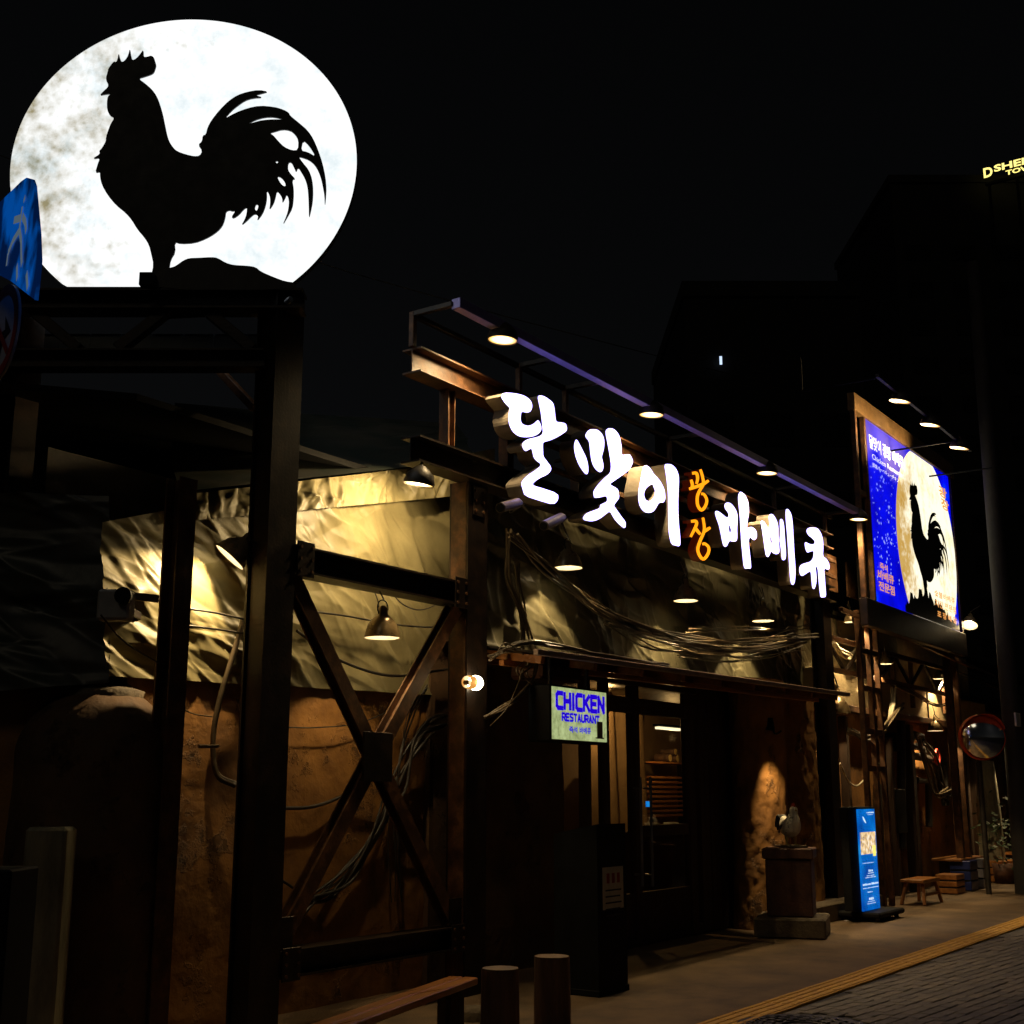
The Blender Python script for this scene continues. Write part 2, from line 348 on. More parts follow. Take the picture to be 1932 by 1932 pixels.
def text_data(body, ext=0.0, bold=0.0):
    cu = bpy.data.curves.new('text', 'FONT'); cu.body = body; cu.size = 1; cu.extrude = ext; cu.fill_mode = 'FRONT' if not ext else 'BOTH'
    cu.resolution_u = 3; cu.offset = bold
    return cu
def curve_mesh(cu):
    o = bpy.data.objects.new('tmp', cu); COL.objects.link(o)
    bpy.context.view_layer.update()
    me = bpy.data.meshes.new_from_object(o.evaluated_get(DG()))
    vs = [v.co.copy() for v in me.vertices]; fs = [tuple(p.vertices) for p in me.polygons]; nz = [p.normal.z for p in me.polygons]; ce = [p.center.z for p in me.polygons]
    bpy.data.objects.remove(o); bpy.data.meshes.remove(me); bpy.data.curves.remove(cu)
    return vs, fs, nz, ce
def facing(u, v, o):
    """map (a, b, depth) -> o + a*u + b*v - depth * outward normal"""
    u, v, o = Vector(u), Vector(v), Vector(o); nrm = u.cross(v).normalized()
    return lambda c: o + u * c.x + v * c.y + nrm * c.z
def solid(loops, depth, fn):
    """extruded outline; returns (front MB, sides+back MB); front lies on the plane itself"""
    vs, fs, nz, ce = curve_mesh(curve_data(loops, depth / 2))
    fr, sd = MB(), MB()
    W_ = [fn(Vector((c.x, c.y, c.z - depth / 2))) for c in vs]
    for f, a, z in zip(fs, nz, ce):
        (fr if (abs(a) > .7 and z > 0) else sd).add([W_[i] for i in f], [tuple(range(len(f)))])
    return fr, sd
def write(body, x0, x1, y0, y1, fn, mb=None, lift=.003, bold=0.0):
    """lettering fitted to a rectangle on a surface"""
    vs, fs, nz, ce = curve_mesh(text_data(body, 0.0, bold))
    if not vs: return mb or MB()
    ax, bx = min(v.x for v in vs), max(v.x for v in vs); ay, by = min(v.y for v in vs), max(v.y for v in vs)
    mb = mb or MB()
    mb.add([fn(Vector((x0 + (v.x - ax) / (bx - ax) * (x1 - x0), y0 + (v.y - ay) / (by - ay) * (y1 - y0), lift))) for v in vs], fs)
    return mb
def light(name, kind, loc, power, col, parent=None, aim=None, size=.04, spot=None, blend=.5):
    d = bpy.data.lights.new(name, kind); d.energy = power; d.color = col
    if kind == 'AREA': d.shape = 'DISK'; d.size = size
    else: d.shadow_soft_size = size
    if spot: d.spot_size = math.radians(spot); d.spot_blend = blend
    o = bpy.data.objects.new(name, d); COL.objects.link(o)
    off = Vector(OFF.get(parent.name, (0, 0, 0))) if parent else Vector((0, 0, 0))
    o.location = Vector(loc) - off
    if aim is not None: o.rotation_euler = (Vector(aim) - Vector(loc)).to_track_quat('-Z', 'Y').to_euler()
    if parent: o.parent = parent
    return o
WARM = (1.0, .62, .24); WARM2 = (1.0, .72, .36)
def spline(pts, k=5):
    """Catmull-Rom through points"""
    P = [Vector(p) for p in pts]; P = [P[0] * 2 - P[1]] + P + [P[-1] * 2 - P[-2]]; out = []
    for i in range(1, len(P) - 2):
        a, b, c, d = P[i - 1:i + 3]
        for j in range(k):
            t = j / k
            out.append(.5 * ((2 * b) + (c - a) * t + (2 * a - 5 * b + 4 * c - d) * t * t + (3 * b - a - 3 * c + d) * t ** 3))
    out.append(P[-2]); return out
def sag(a, b, s, n=12):
    a, b = Vector(a), Vector(b)
    return [a.lerp(b, i / n) + Vector((0, 0, -4 * s * (i / n) * (1 - i / n))) for i in range(n + 1)]

# ================================================================== GROUND
TY0, TY1 = 4.03, 4.33                          # tactile strip
g = MB(); g.box2((-150, -150, -.30), (400, 300, -.06)); tag(g.build('ground', 'asphalt'), kind='structure')
g = MB(); g.grid(lambda u, v: Vector((-6 + 60 * u, TY1 + .004 + 7 * v, .002 * noise.noise(Vector((u * 80, v * 12, 3))))), 240, 28)
g.box2((-6, TY1 + .004, -.1), (54, 11.3, -.01)); tag(g.build('pavement', 'pavement'), kind='structure')
bed = MB(); bed.box2((-6, -8, -.1), (54, TY1, -.018)); road = tag(bed.build('road', 'mortar'), kind='structure')
def paver_mesh():
    b = MB(); b.box((0, 0, -.03), (.194, .094, .06), None, .006)
    o = b.build('paver', 'paver_a'); me = o.data; bpy.data.objects.remove(o); return me
PM = []
for k in 'abc':
    me = paver_mesh(); me.materials.clear(); me.materials.append(MATS['paver_' + k]); PM.append(me)
rot = Matrix.Rotation(math.radians(-4.5), 3, 'Z')
cells = []
MHC = (0, 0)
mh = atz(1515, 1935, 0); MHX, MHY, MHR = mh.x, mh.y, .46
for j in range(-60, 60):
    for i in range(-20, 130):
        c = rot @ Vector((i * .2 + (.1 if j % 2 else 0), j * .1, 0)) + Vector((0, 3.2, 0))
        if c.y > TY0 - .07 or c.y < -3.5 or c.x < 4 or c.x > 24: continue
        if (c.x - MHX) ** 2 + (c.y - MHY) ** 2 < (MHR + .09) ** 2: continue
        d = c - Vector((0, 0, 0)); dep = (Vector((c.x, c.y, 0)) - CL).dot(_fw)
        px = CPX + FPX * (Vector((c.x, c.y, 0)) - CL).dot(_rt) / dep; py = CPX - FPX * (Vector((c.x, c.y, 0)) - CL).dot(_up) / dep
        seen = 0 < px < 1940 and 0 < py < 1945
        cells.append((not seen, d.length, c))
cells.sort(key=lambda t: (t[0], t[1]))
rest = {0: MB(), 1: MB(), 2: MB()}
for q, (ns, dl, c) in enumerate(cells):
    k = random.choice((0, 0, 1, 1, 2)); dz = random.uniform(-.004, .003) - .001
    if q < 290:
        o = bpy.data.objects.new('paver', PM[k]); COL.objects.link(o); o.parent = road
        o.location = (c.x, c.y, dz); o.rotation_euler = (random.uniform(-.012, .012), random.uniform(-.012, .012), math.radians(-4.5) + random.uniform(-.012, .012))
    else:
        M = Matrix.Rotation(math.radians(-4.5) + random.uniform(-.012, .012), 3, 'Z')
        rest[k].box((c.x, c.y, dz - .03), (.194, .094, .06), M, .006 if c.x < 16 else 0)
for k in rest: tag(rest[k].build('paver_field', 'paver_' + 'abc'[k], road), kind='stuff')
# tactile strip: one tile mesh with four raised bars, repeated
tb = MB(); tb.box((0, 0, -.03), (.297, .296, .06), None, .003)
for k in range(4): tb.box((0, -.111 + .074 * k, .0025), (.287, .036, .007), None, .003)
t0 = tb.build('tactile_tile', 'tactile'); tme = t0.data; bpy.data.objects.remove(t0)
ts = MB(); ts.box2((-6, TY0, -.085), (54, TY1, -.065)); strip = tag(ts.build('tactile_strip', 'mortar'), kind='structure')
for i in range(100):
    o = bpy.data.objects.new('tactile_tile', tme); COL.objects.link(o); o.parent = strip
    o.location = (4 + .3 * i, (TY0 + TY1) / 2, random.uniform(0, .004)); o.rotation_euler = (0, random.uniform(-.004, .004), random.uniform(-.006, .006))
# manhole
mhT = thing('manhole_cover', 'round patterned cast iron manhole cover set in the grey pavers', 'manhole', (MHX, MHY, 0))
Mm = Matrix.Translation((MHX, MHY, 0))
b = MB(); b.lathe([(MHR, -.08), (MHR, .004), (MHR - .05, .006), (MHR - .052, -.02)], 48, Mm); b.build('rim', 'iron', mhT)
b = MB(); b.lathe([(.001, -.006), (MHR - .056, -.006), (MHR - .056, -.05)], 48, Mm)
lid = b.build('lid', 'iron', mhT)
b = MB()
for rr in (.37, .30, .23):
    n_ = int(rr * 70)
    for k in range(n_):
        a = 2 * math.pi * k / n_
        b.box((MHX + rr * math.cos(a), MHY + rr * math.sin(a), .0), (.034, .05, .014), Matrix.Rotation(a, 3, 'Z'), .003)
for rr in (.40, .335, .265, .16): b.lathe([(rr, -.01), (rr, .006), (rr - .012, .006), (rr - .012, -.01)], 40, Mm)
b.build('raised_pattern', 'iron', lid)

# ================================================================== RESTAURANT BUILDING
YF = 6.4                                        # front plane of the steel frame
YW = 7.05                                       # plaster wall behind the left bay
YD = 6.95                                       # entrance plane
bl = thing('restaurant_building', 'low rust plastered restaurant building behind a dark steel frame', 'building', (12, 8, 0))
def rough_wall(mb, x0, x1, z0, z1, y, amp=.02, nu=60, nv=40, seed=0):
    mb.grid(lambda u, v: Vector((x0 + (x1 - x0) * u, y - amp * noise.fractal(Vector((x0 + (x1 - x0) * u, (z0 + (z1 - z0) * v), seed)) * 1.7, 1, 2, 5), z0 + (z1 - z0) * v)), nu, nv)
b = MB(); rough_wall(b, 5.72, 9.0, -.02, 3.1, YW, .025, 110, 80, 1); b.box2((5.72, YW + .05, 0), (9.0, YW + .3, 3.1)); b.bar((5.75, YW + .2, 1.45), Vector((5.75, YW + .2, 1.45)) + LEFT * 5, .3, 2.9); lw = b.build('plaster_wall', 'plaster', bl)
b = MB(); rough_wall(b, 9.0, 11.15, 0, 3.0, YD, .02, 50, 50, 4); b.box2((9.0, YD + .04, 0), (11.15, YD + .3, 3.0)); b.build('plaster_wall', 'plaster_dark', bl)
b = MB(); b.box2((8.9, YW + .3, 2.9), (36, 15, 4.2)); b.box2((5.8, YW + 1.2, 2.9), (8.9, 15, 4.2)); b.build('upper_wall', 'bar_dark', bl)
b = MB(); b.add([(5.6, 7.0, 4.35), (36, 7.0, 4.35), (36, 15, 5.6), (2.0, 15, 5.6), (5.6, 7.0, 4.30), (36, 7.0, 4.30), (36, 15, 5.5), (2.0, 15, 5.5)], [(0, 1, 2, 3), (4, 5, 6, 7), (0, 1, 5, 4), (1, 2, 6, 5), (2, 3, 7, 6), (3, 0, 4, 7)]); b.build('roof', 'black', bl)
# wall of the far section beyond the right-hand column
b = MB(); rough_wall(b, 17.3, 36, -.02, 3.3, 7.0, .03, 160, 40, 9); b.box2((17.3, 7.06, 0), (36, 7.4, 3.3)); b.build('far_plaster_wall', 'plaster', bl)
b = MB(); c0 = at(1632, 1300, 6.8); c1 = at(1806, 1325, 6.8)
b.box2((17.6, 6.72, 2.86), (27.0, 7.0, 3.38), .01); ln_ = b.build('lintel', 'cream', bl)
b = MB(); b.box2((17.6, 6.66, 2.80), (27.0, 6.80, 2.90), .01); b.build('lintel_ledge', 'steel_rust', bl)
b = MB(); rough_wall(b, 17.4, 27.0, 3.38, 4.3, 7.02, .02, 80, 12, 31); b.build('upper_panel', 'cream', bl)
for xx in (20.2, 23.0, 25.0):
    b = MB(); b.box2((xx, 6.70, 2.9), (xx + .02, 6.718, 3.36)); b.build('joint', 'black', ln_)
# concrete plinth below the right-hand column
b = MB(); b.box2((15.4, 6.15, 0), (18.3, 6.95, .22), .015); tag(b.build('plinth', 'concrete_brown'), 'low concrete plinth under the steel column beside the blue banner', 'plinth')

# entrance: planks, pillars, niche
def px_x(px, py, y): return at(px, py, y).x
x_pl0, x_pl1 = px_x(1316, 1500, YD), px_x(1428, 1500, YD - .25)
npl = 9
for k in range(npl):
    b = MB(); a0 = x_pl0 + (x_pl1 - x_pl0) * k / npl; a1 = x_pl0 + (x_pl1 - x_pl0) * (k + 1) / npl
    b.box2((a0 + .006, YD - .03 - random.uniform(0, .012), .02), (a1 - .006, YD + .03, 3.0), .004); b.build('plank', 'wood_dark', bl)
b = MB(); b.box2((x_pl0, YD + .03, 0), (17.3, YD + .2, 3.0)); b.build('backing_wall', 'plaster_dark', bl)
def pillar(name, px0, px1, y, seed, m_):
    a0, a1 = px_x(px0, 1550, y), px_x(px1, 1550, y); cx, r_ = (a0 + a1) / 2, (a1 - a0) / 2
    b = MB()
    def fn(u, v):
        a = 2 * math.pi * u; rr = r_ * (1.0 + .12 * (1 - v) ** 3) + .028 * (noise.fractal(Vector((math.cos(a) * 1.6, math.sin(a) * 1.6, v * 5 + seed)) * 1.8, 1, 2, 6) + .8 * max(0, noise.noise(Vector((math.cos(a) * 3, math.sin(a) * 3, v * 9 + seed)) * 2.6)))
        return Vector((cx + rr * math.cos(a), y + .16 + .30 * math.sin(a) * rr / r_, 3.02 * v))
    b.grid(fn, 90, 150); return b.build(name, m_, bl)
YPIL = 6.5
p1 = pillar('pillar', 1428, 1488, YPIL, 3, 'plaster'); p2 = pillar('pillar', 1500, 1543, YPIL + .1, 11, 'plaster')

# ------------------------------------------------------------------ entrance doors
DX0 = px_x(1104, 1500, YD); DXM = px_x(1196, 1500, YD); DX1 = px_x(1314, 1500, YD)
dz = at(1250, 1352, YD).z; DTOP = at(1250, 1303, YD).z
door = thing('entrance_door', 'dark framed glass double door with long bar handles under the awning', 'door', ((DX0 + DX1) / 2, YD, 0))
b = MB()
for xx, w_ in ((DX0, .10), (px_x(1140, 1500, YD), .09), (DXM, .14), (px_x(1300, 1500, YD), .16)):
    b.box2((xx - w_ / 2, YD - .05, 0), (xx + w_ / 2, YD + .05, DTOP), .005)
b.build('door_frame', 'wood_dark', door)
b = MB(); b.box2((DX0 - .05, YD - .045, DTOP), (DX1, YD + .045, DTOP + .12), .005); b.box2((DX0 - .05, YD - .044, dz), (DX1, YD + .044, dz + .17), .005); b.box2((DX0 - .05, YD - .04, 0), (DX1, YD + .04, .12), .005)
b.build('rail', 'wood_dark', door)
zk = at(1250, 1566, YD).z
b = MB(); b.box2((DXM + .07, YD - .040, zk - .06), (px_x(1292, 1500, YD), YD + .040, zk + .06), .005); b.box2((DX0 + .05, YD - .038, .12), (px_x(1292, 1500, YD), YD + .038, .55), .005); b.build('kick_panel', 'wood_dark', door)
edges = [DX0 + .05, px_x(1140, 1500, YD) - .045, px_x(1140, 1500, YD) + .045, DXM - .07, DXM + .07, px_x(1300, 1500, YD) - .08]
for a in (0, 2, 4):
    for z0_, z1_ in ((.12, dz), (dz + .17, DTOP)):
        b = MB(); b.box2((edges[a], YD - .006, z0_), (edges[a + 1], YD + .006, z1_)); b.build('pane', 'glass', door)
for hx in (1208, 1227):
    p_a, p_b = at(hx, 1466, YD - .13), at(hx + 7, 1672, YD - .13)
    b = MB(); b.tube([(p_a.x, YD - .13, p_b.z), (p_a.x, YD - .13, p_a.z)], .016, 8)
    for zz in (p_a.z - .12, p_b.z + .12): b.tube([(p_a.x, YD - .13, zz), (p_a.x, YD - .04, zz)], .012, 6)
    b.build('handle', 'panel_metal', door)
b = MB(); q_ = at(1223, 1517, YD - .06); b.box(q_, (.10, .01, .06)); b.build('sticker', 'banner_blue', door)
# interior behind the glass
inn = thing('dining_room', 'dim warm room seen through the glass door', 'room', (12, 9, 0))
b = MB(); b.box2((DX0 - 1, 10.2, 0), (DX1 + 6.5, 10.3, 3.4)); b.box2((DX0 - 1, 7.2, 3.2), (DX1 + 6.5, 10.2, 3.3)); b.box2((DX1 + 6.5, 7.2, 0), (DX1 + 6.6, 10.2, 3.3)); b.box2((DX0 - 1.1, 7.2, 0), (DX0 - 1, 10.2, 3.3)); b.build('room_wall', 'interior', inn)
b = MB(); b.box2((DX0 - 1, 7.2, 0), (DX1 + 6.5, 10.2, .02)); b.build('room_floor', 'wood_dark', inn)
YS = 9.4
sh = thing('slatted_shelf', 'slatted wooden shelf rack inside the restaurant', 'shelf', (px_x(1255, 1550, YS), YS, 0))
xs0, xs1 = px_x(1205, 1500, YS), px_x(1310, 1500, YS)
for k in range(9):
    zz = at(1250, 1467 + 9 * k, YS).z; b = MB(); b.box2((xs0, YS, zz - .018), (xs1, YS + .3, zz + .018), .004); b.build('slat', 'wood', sh)
for xx in (xs0, xs1):
    b = MB(); b.box2((xx - .04, YS + .01, 0), (xx + .04, YS + .28, at(1250, 1440, YS).z), .004); b.build('upright', 'wood_dark', sh)
zs = at(1250, 1437, YS).z; b = MB(); b.box2((xs0 - .1, YS - .02, zs - .03), (xs1 + .1, YS + .32, zs), .004); b.build('top_board', 'wood', sh)
for k, (lx, ly) in enumerate(((1264, 1417), (1278, 1417), (1274, 1403))):
    c = at(lx, ly, YS + .02); rr = .062 if k < 2 else .05; zz = zs + rr if k < 2 else zs + .062 * 2 + .038
    b = MB(); b.lathe([(rr, .0), (rr, -.25)], 16, Matrix.Translation((c.x, YS + .02, zz)) @ Matrix.Rotation(math.pi / 2, 4, 'X'))
    lg = tag(b.build('firewood_log', 'log'), ('left of the two bottom logs', 'right of the two bottom logs', 'small log resting on top')[k] + ' in the firewood pile behind the glass door', 'log', 'firewood on the shelf')
    e_ = MB(); e_.lathe([(.001, .003), (rr * .94, .002)], 16, Matrix.Translation((c.x, YS + .02, zz)) @ Matrix.Rotation(math.pi / 2, 4, 'X')); e_.build('cut_end', 'log_pale', lg)
c = at(1262, 1375, YS - .4); cl = thing('ceiling_tube_lamp', 'glowing tube lamp on the ceiling inside the restaurant', 'lamp', c)
b = MB(); b.box(c, (.75, .08, .035), None, .006); b.build('tube', 'tube_light', cl); b = MB(); b.box(c + Vector((0, 0, .04)), (.8, .12, .03)); b.build('housing', 'black', cl)
light('room_light', 'POINT', c + Vector((.25, .05, -.12)), 13, WARM, cl, size=.05)
hl = thing('hall_lamp', 'small hanging lamp inside the glass sidelight', 'lamp', (px_x(1150, 1300, 8.2), 8.2, 2.9))
hp = Vector((px_x(1150, 1300, 8.2), 8.2, 2.75)); b = MB(); b.lathe([(.02, .12), (.05, .08), (.09, 0)], 12, Matrix.Translation(hp)); b.build('shade', 'shade', hl); light('hall_light', 'POINT', hp + Vector((0, 0, -.03)), 32, WARM, hl, size=.03)
# hanging cloth seen through the sidelights
b = MB(); ca, cb = px_x(1104, 1400, 8.6), px_x(1190, 1400, 8.6)
b.grid(lambda u, v: Vector((ca + (cb - ca) * u * 1.4, 8.6 + .08 * math.sin(u * 26 + 2 * v), .9 + 2.0 * v)), 60, 10); tag(b.build('curtain', 'interior'), 'amber curtain hanging behind the glass sidelight of the entrance', 'curtain')
# bowls on the counter inside
ct = MB(); qb = at(1262, 1566, 7.6); ct.box2((qb.x - .7, 7.5, qb.z - .06), (qb.x + .9, 8.0, qb.z - .01), .005); ct.box2((qb.x - .65, 7.55, 0), (qb.x + .85, 7.95, qb.z - .06)); tag(ct.build('counter', 'wood_dark'), 'dark wooden counter just inside the glass door', 'counter')
for k, dx_ in enumerate((-.28, .22)):
    b = MB(); b.lathe([(.03, 0), (.07, .04), (.10, .10), (.095, .10), (.06, .045), (.001, .02)], 16, Matrix.Translation((qb.x + dx_, 7.68, qb.z - .01))); tag(b.build('bowl', 'paper'), ('bowl on the counter closer to the door handles', 'bowl on the counter closer to the plank wall')[k], 'bowl', 'bowls on the counter')

# ------------------------------------------------------------------ awning over the door
aw = thing('door_awning', 'shallow metal awning with timber rafters over the entrance', 'awning', (13.5, 6.5, 2.9))
A0 = at(1003, 1229, 5.95); A1 = at(1595, 1310, 5.95)
dirA = (A1 - A0)
def awn(u, v, lift=0): return A0 + dirA * u + Vector((0, 1.05 * v, .16 * v + lift))
b = MB(); n_ = 150
b.grid(lambda u, v: awn(u, v, .010 * math.cos(u * math.pi * 2 * 55)), 330, 2)
b.build('roof_sheet', 'bar_dark', aw)
b = MB(); b.bar(awn(0, -.04, .0), awn(1, -.04, .0), .05, .05); b.build('fascia', 'fascia', aw)
for k in range(9):
    u = .03 + .94 * k / 8; b = MB(); b.bar(awn(u, .03, -.06), awn(u, 1, -.06), .06, .07); b.build('rafter', 'wood', aw)
for k, v in enumerate((.35, .7)):
    b = MB(); b.bar(awn(0.01, v, -.125), awn(.99, v, -.125), .05, .05); b.build('purlin', 'wood', aw)
lb = MB(); q0 = at(1012, 1245, 6.3); q1 = at(1092, 1290, 6.3); lb.box2((q0.x, 6.25, q1.z), (q1.x, 6.6, q0.z - .02), .03); tag(lb.build('header_block', 'stone_red'), 'rust red masonry block under the awning above the chicken sign', 'block')

# ================================================================== STEEL FRAME
fr = thing('facade_frame', 'dark rolled steel frame of columns and beams carrying the shop sign', 'steel frame', (9, YF, 0))
def colm(x, w_, z0, z1, y=YF, d=.2, m_='steel', nm='column'):
    b = MB(); b.isec((x + w_ / 2, y + d / 2, z0), (x + w_ / 2, y + d / 2, z1), w_, d, (0, 1, 0), .016, .012); return b.build(nm, m_, fr)
XC = at(880, 1400, YF).x; WC = at(918, 1400, YF).x - XC
ZM0, ZM1 = at(776, 871, YF).z, at(778, 822, YF).z
ZT0, ZT1 = at(783, 704, YF).z, at(781, 656, YF).z
XL = at(778, 822, YF).x
XR0 = at(1566, 1400, YF).x
XRE = XR0 + .34
colm(XC, WC, 0, ZM0); colm(XR0, .3, .22, ZT1)
b = MB(); b.box2((XC - .004, YF + .02, 0), (XC + .008, YF + .18, ZM0 - .002)); b.build('column_plate', 'steel_rust', fr)
for z0_, z1_, nm in ((ZM0, ZM1, 'beam'), (ZT0, ZT1, 'beam')):
    b = MB(); b.isec((XL, YF + .02, (z0_ + z1_) / 2), (XRE, YF + .02, (z0_ + z1_) / 2), .2, z1_ - z0_, (0, 0, 1), .016, .012); b.build(nm, 'steel_rust' if z0_ > 4.8 else 'steel', fr)
for px in (843, 955, 1088, 1195, 1330, 1480):
    x = at(px, 840, YF + .06).x; b = MB(); b.isec((x, YF + .06, ZM1), (x, YF + .06, ZT0), .10, .10, (1, 0, 0), .01, .008); b.build('upright', 'steel_rust', fr)
# horizontal letter rails and brown cladding panels between the beams
for zz in (ZM1 + .13, ZM1 + .36):
    b = MB(); b.bar((XL + 1.5, YF - .09, zz), (XRE, YF - .09, zz), .04, .05); b.build('letter_rail', 'steel_rust', fr)
for px in (1555, 1597):
    x = at(px, 1050, YF + .1).x; b = MB(); b.box2((x, YF + .10, ZM1 + .01), (x + .5, YF + .13, ZT0 - .01)); b.build('cladding_panel', 'steel_rust', fr)
# upper bay, lower bay, X bracing of the left bay
P0 = at(509, 923, YF); P1 = at(562, 923, YF); XP, WP = P0.x, P1.x - P0.x
zb0, zb1 = 3.17, 3.37
for z0_, z1_ in ((zb0, zb1), (.37, .55)):
    b = MB(); b.isec((XP + WP, YF + .1, (z0_ + z1_) / 2), (XC, YF + .1, (z0_ + z1_) / 2), .2, z1_ - z0_, (0, 0, 1), .016, .012); b.build('beam', 'steel', fr)
gc = at(713, 1427, YF + .05)
ends = [at(575, 1120, YF + .1), at(862, 1150, YF + .1), at(850, 1735, YF + .1), at(548, 1735, YF + .1)]
ends[0].z = ends[1].z = zb0 - .02; ends[0].x, ends[1].x = XP + WP + .05, XC - .06
ends[2].z = ends[3].z = .57; ends[2].x, ends[3].x = XC - .06, XP + WP + .05
for e in ends:
    b = MB(); b.isec(Vector((gc.x, YF + .1, gc.z)), Vector((e.x, YF + .1, e.z)), .12, .10, (0, 1, 0), .012, .010); b.build('brace', 'steel_rust', fr)
b = MB(); ga, gb = at(687, 1380, YF + .03), at(739, 1475, YF + .03); b.box2((ga.x, YF + .025, gb.z), (gb.x, YF + .043, ga.z), .003); gp = b.build('gusset_plate', 'steel', fr)
for bx_ in (ga.x + .05, gb.x - .05):
    for bz_ in (ga.z - .06, gb.z + .10):
        b = MB(); b.lathe([(.016, 0), (.016, -.014), (.001, -.014)], 6, Matrix.Translation((bx_, YF + .025, bz_)) @ Matrix.Rotation(math.pi / 2, 4, 'X').inverted() @ Matrix.Rotation(math.pi, 4, 'X').inverted(), smooth=False)
        b.build('bolt', 'panel_metal', gp)
for ex in (ends[2].x, ends[3].x):
    b = MB(); b.box((ex, YF + .04, .66), (.2, .014, .22), None, .003); b.build('foot_plate', 'steel', fr)
for xx, zz, hh_ in ((XC - .10, (zb0 + zb1) / 2, .26), (XP + WP + .10, (zb0 + zb1) / 2, .26), (XC - .10, .46, .22), (XP + WP + .10, .46, .22), (XC + WC / 2, ZM0 - .16, .26)):
    b = MB(); b.box((xx, YF - .009, zz), (.18, .012, hh_), None, .003); jp_ = b.build('joint_plate', 'steel', fr)
    for sx in (-1, 1):
        for sz in (-1, 0, 1):
            q = MB(); q.lathe([(.013, 0), (.013, .012), (.001, .012)], 6, Matrix.Translation((xx + sx * .06, YF - .015, zz + sz * hh_ * .34)) @ Matrix.Rotation(math.pi / 2, 4, 'X'), smooth=False); q.build('bolt', 'steel_rust', jp_)
# outrigger with the light bar
ZB = at(785, 596, YF).z
r_ = ray(860, 572); PB = CL + r_ * ((ZB - CAMH) / r_.z); YB = PB.y
XB1 = at(1612, 966, YB).x
def hx(px): return at(px, 572 + (px - 860) * .518, YB).x
def tubebox(mb, a, c, s_): return mb.bar(a, c, s_, s_)
b = MB(); b.bar((PB.x, YB, ZB), (XB1 + .05, YB, ZB), .09, .09); b.build('light_bar', 'bar_letter_glow', fr)
for px in (860, 1055, 1140, 1330, 1520, 1612):
    x = hx(px); b = MB(); b.bar((x, YB + .03, ZB), (x, YF, ZB), .045, .045); b.build('outrigger_arm', 'bar_dark', fr)
    b = MB(); b.bar((x, YF, ZT1), (x, YF, ZB + .02), .05, .05); b.build('outrigger_post', 'steel_rust', fr)
b = MB(); b.bar((XL, YF + .004, ZB - .002), (XB1 + .3, YF + .004, ZB - .002), .045, .045); b.build('rear_bar', 'bar_dark', fr)

# ------------------------------------------------------------------ sign letters (traced outlines on the sign plane)
YL = 6.12
def src(zx, zy, ox, oy, k): return ((ox + zx * k) * .6496, (oy + zy * k) * .6496)
def to_plane(pts, ox, oy, k, sm=1):
    out = []
    for x, y in cat_smooth(pts, sm):
        p = at(*src(x, y, ox, oy, k), YL); out.append((p.x, p.z))
    return out
LFN = facing((1, 0, 0), (0, 0, 1), (0, YL, 0))
def letter(ch, label, loops_list, face='letter_white', depth=.17, edge=None):
    allp = [p for lps in loops_list for p in lps[0]]
    cx = sum(p[0] for p in allp) / len(allp); z0_ = min(p[1] for p in allp)
    t = thing('sign_letter', label, 'sign letter', (cx, YL, z0_), 'lit letters of the shop sign')
    for lps in loops_list:
        f_, s_ = solid(lps, depth, LFN)
        f_.build('lit_face', face, t); s_.build('return', edge or 'return_metal', t)
        c_ = lps[0]; mx_ = sum(p[0] for p in c_) / len(c_); mz_ = sum(p[1] for p in c_) / len(c_)
        b = MB(); b.bar((mx_, YL + depth - .01, mz_), (mx_, YF + .02, mz_), .03, .03); b.build('standoff', 'steel_rust', t)
    return t
A = (1150, 950, .2588); B_ = (1600, 1200, .20704); C_ = (1874, 1300, .31056)
dal1 = [(1175,765),(1220,735),(1300,738),(1400,755),(1460,780),(1510,820),(1530,870),(1525,920),(1500,955),(1460,960),(1410,945),(1400,990),(1398,1040),(1410,1080),(1440,1100),(1490,1110),(1540,1090),(1575,1060),(1595,1040),(1620,1080),(1635,1130),(1625,1170),(1590,1205),(1530,1230),(1460,1237),(1390,1230),(1330,1195),(1290,1140),(1265,1070),(1260,1000),(1275,930),(1278,905),(1230,860),(1195,810)]
dal2 = [(1588,780),(1615,765),(1660,775),(1710,805),(1765,850),(1780,920),(1788,1000),(1797,1065),(1850,1070),(1905,1080),(1920,1130),(1915,1165),(1860,1205),(1790,1245),(1720,1275),(1652,1290),(1648,1330),(1650,1380),(1652,1450),(1690,1500),(1745,1575),(1735,1620),(1690,1660),(1620,1690),(1560,1730),(1530,1765),(1560,1785),(1650,1810),(1819,1868),(1822,1940),(1768,1994),(1607,1947),(1445,1893),(1425,1830),(1405,1760),(1420,1720),(1480,1660),(1560,1610),(1640,1545),(1570,1495),(1545,1460),(1535,1410),(1522,1360),(1490,1375),(1455,1395),(1430,1370),(1412,1320),(1440,1280),(1490,1255),(1560,1240),(1615,1225),(1650,1195),(1645,1120),(1635,1030),(1625,950),(1610,880)]
letter('dal', 'white lit brush-script letter reading 달, first of the sign row', [[to_plane(dal1, *A)], [to_plane(dal2, *A)]])
mat1 = [(345,375),(365,370),(400,430),(450,530),(490,610),(515,690),(527,780),(520,845),(490,860),(440,800),(390,720),(350,620),(330,530),(325,450)]
mat2 = [(478,325),(500,270),(540,232),(590,225),(650,230),(700,270),(735,320),(752,400),(745,490),(725,570),(710,615),(730,680),(740,750),(725,805),(695,830),(650,810),(600,750),(570,670),(555,570),(545,470),(535,390)]
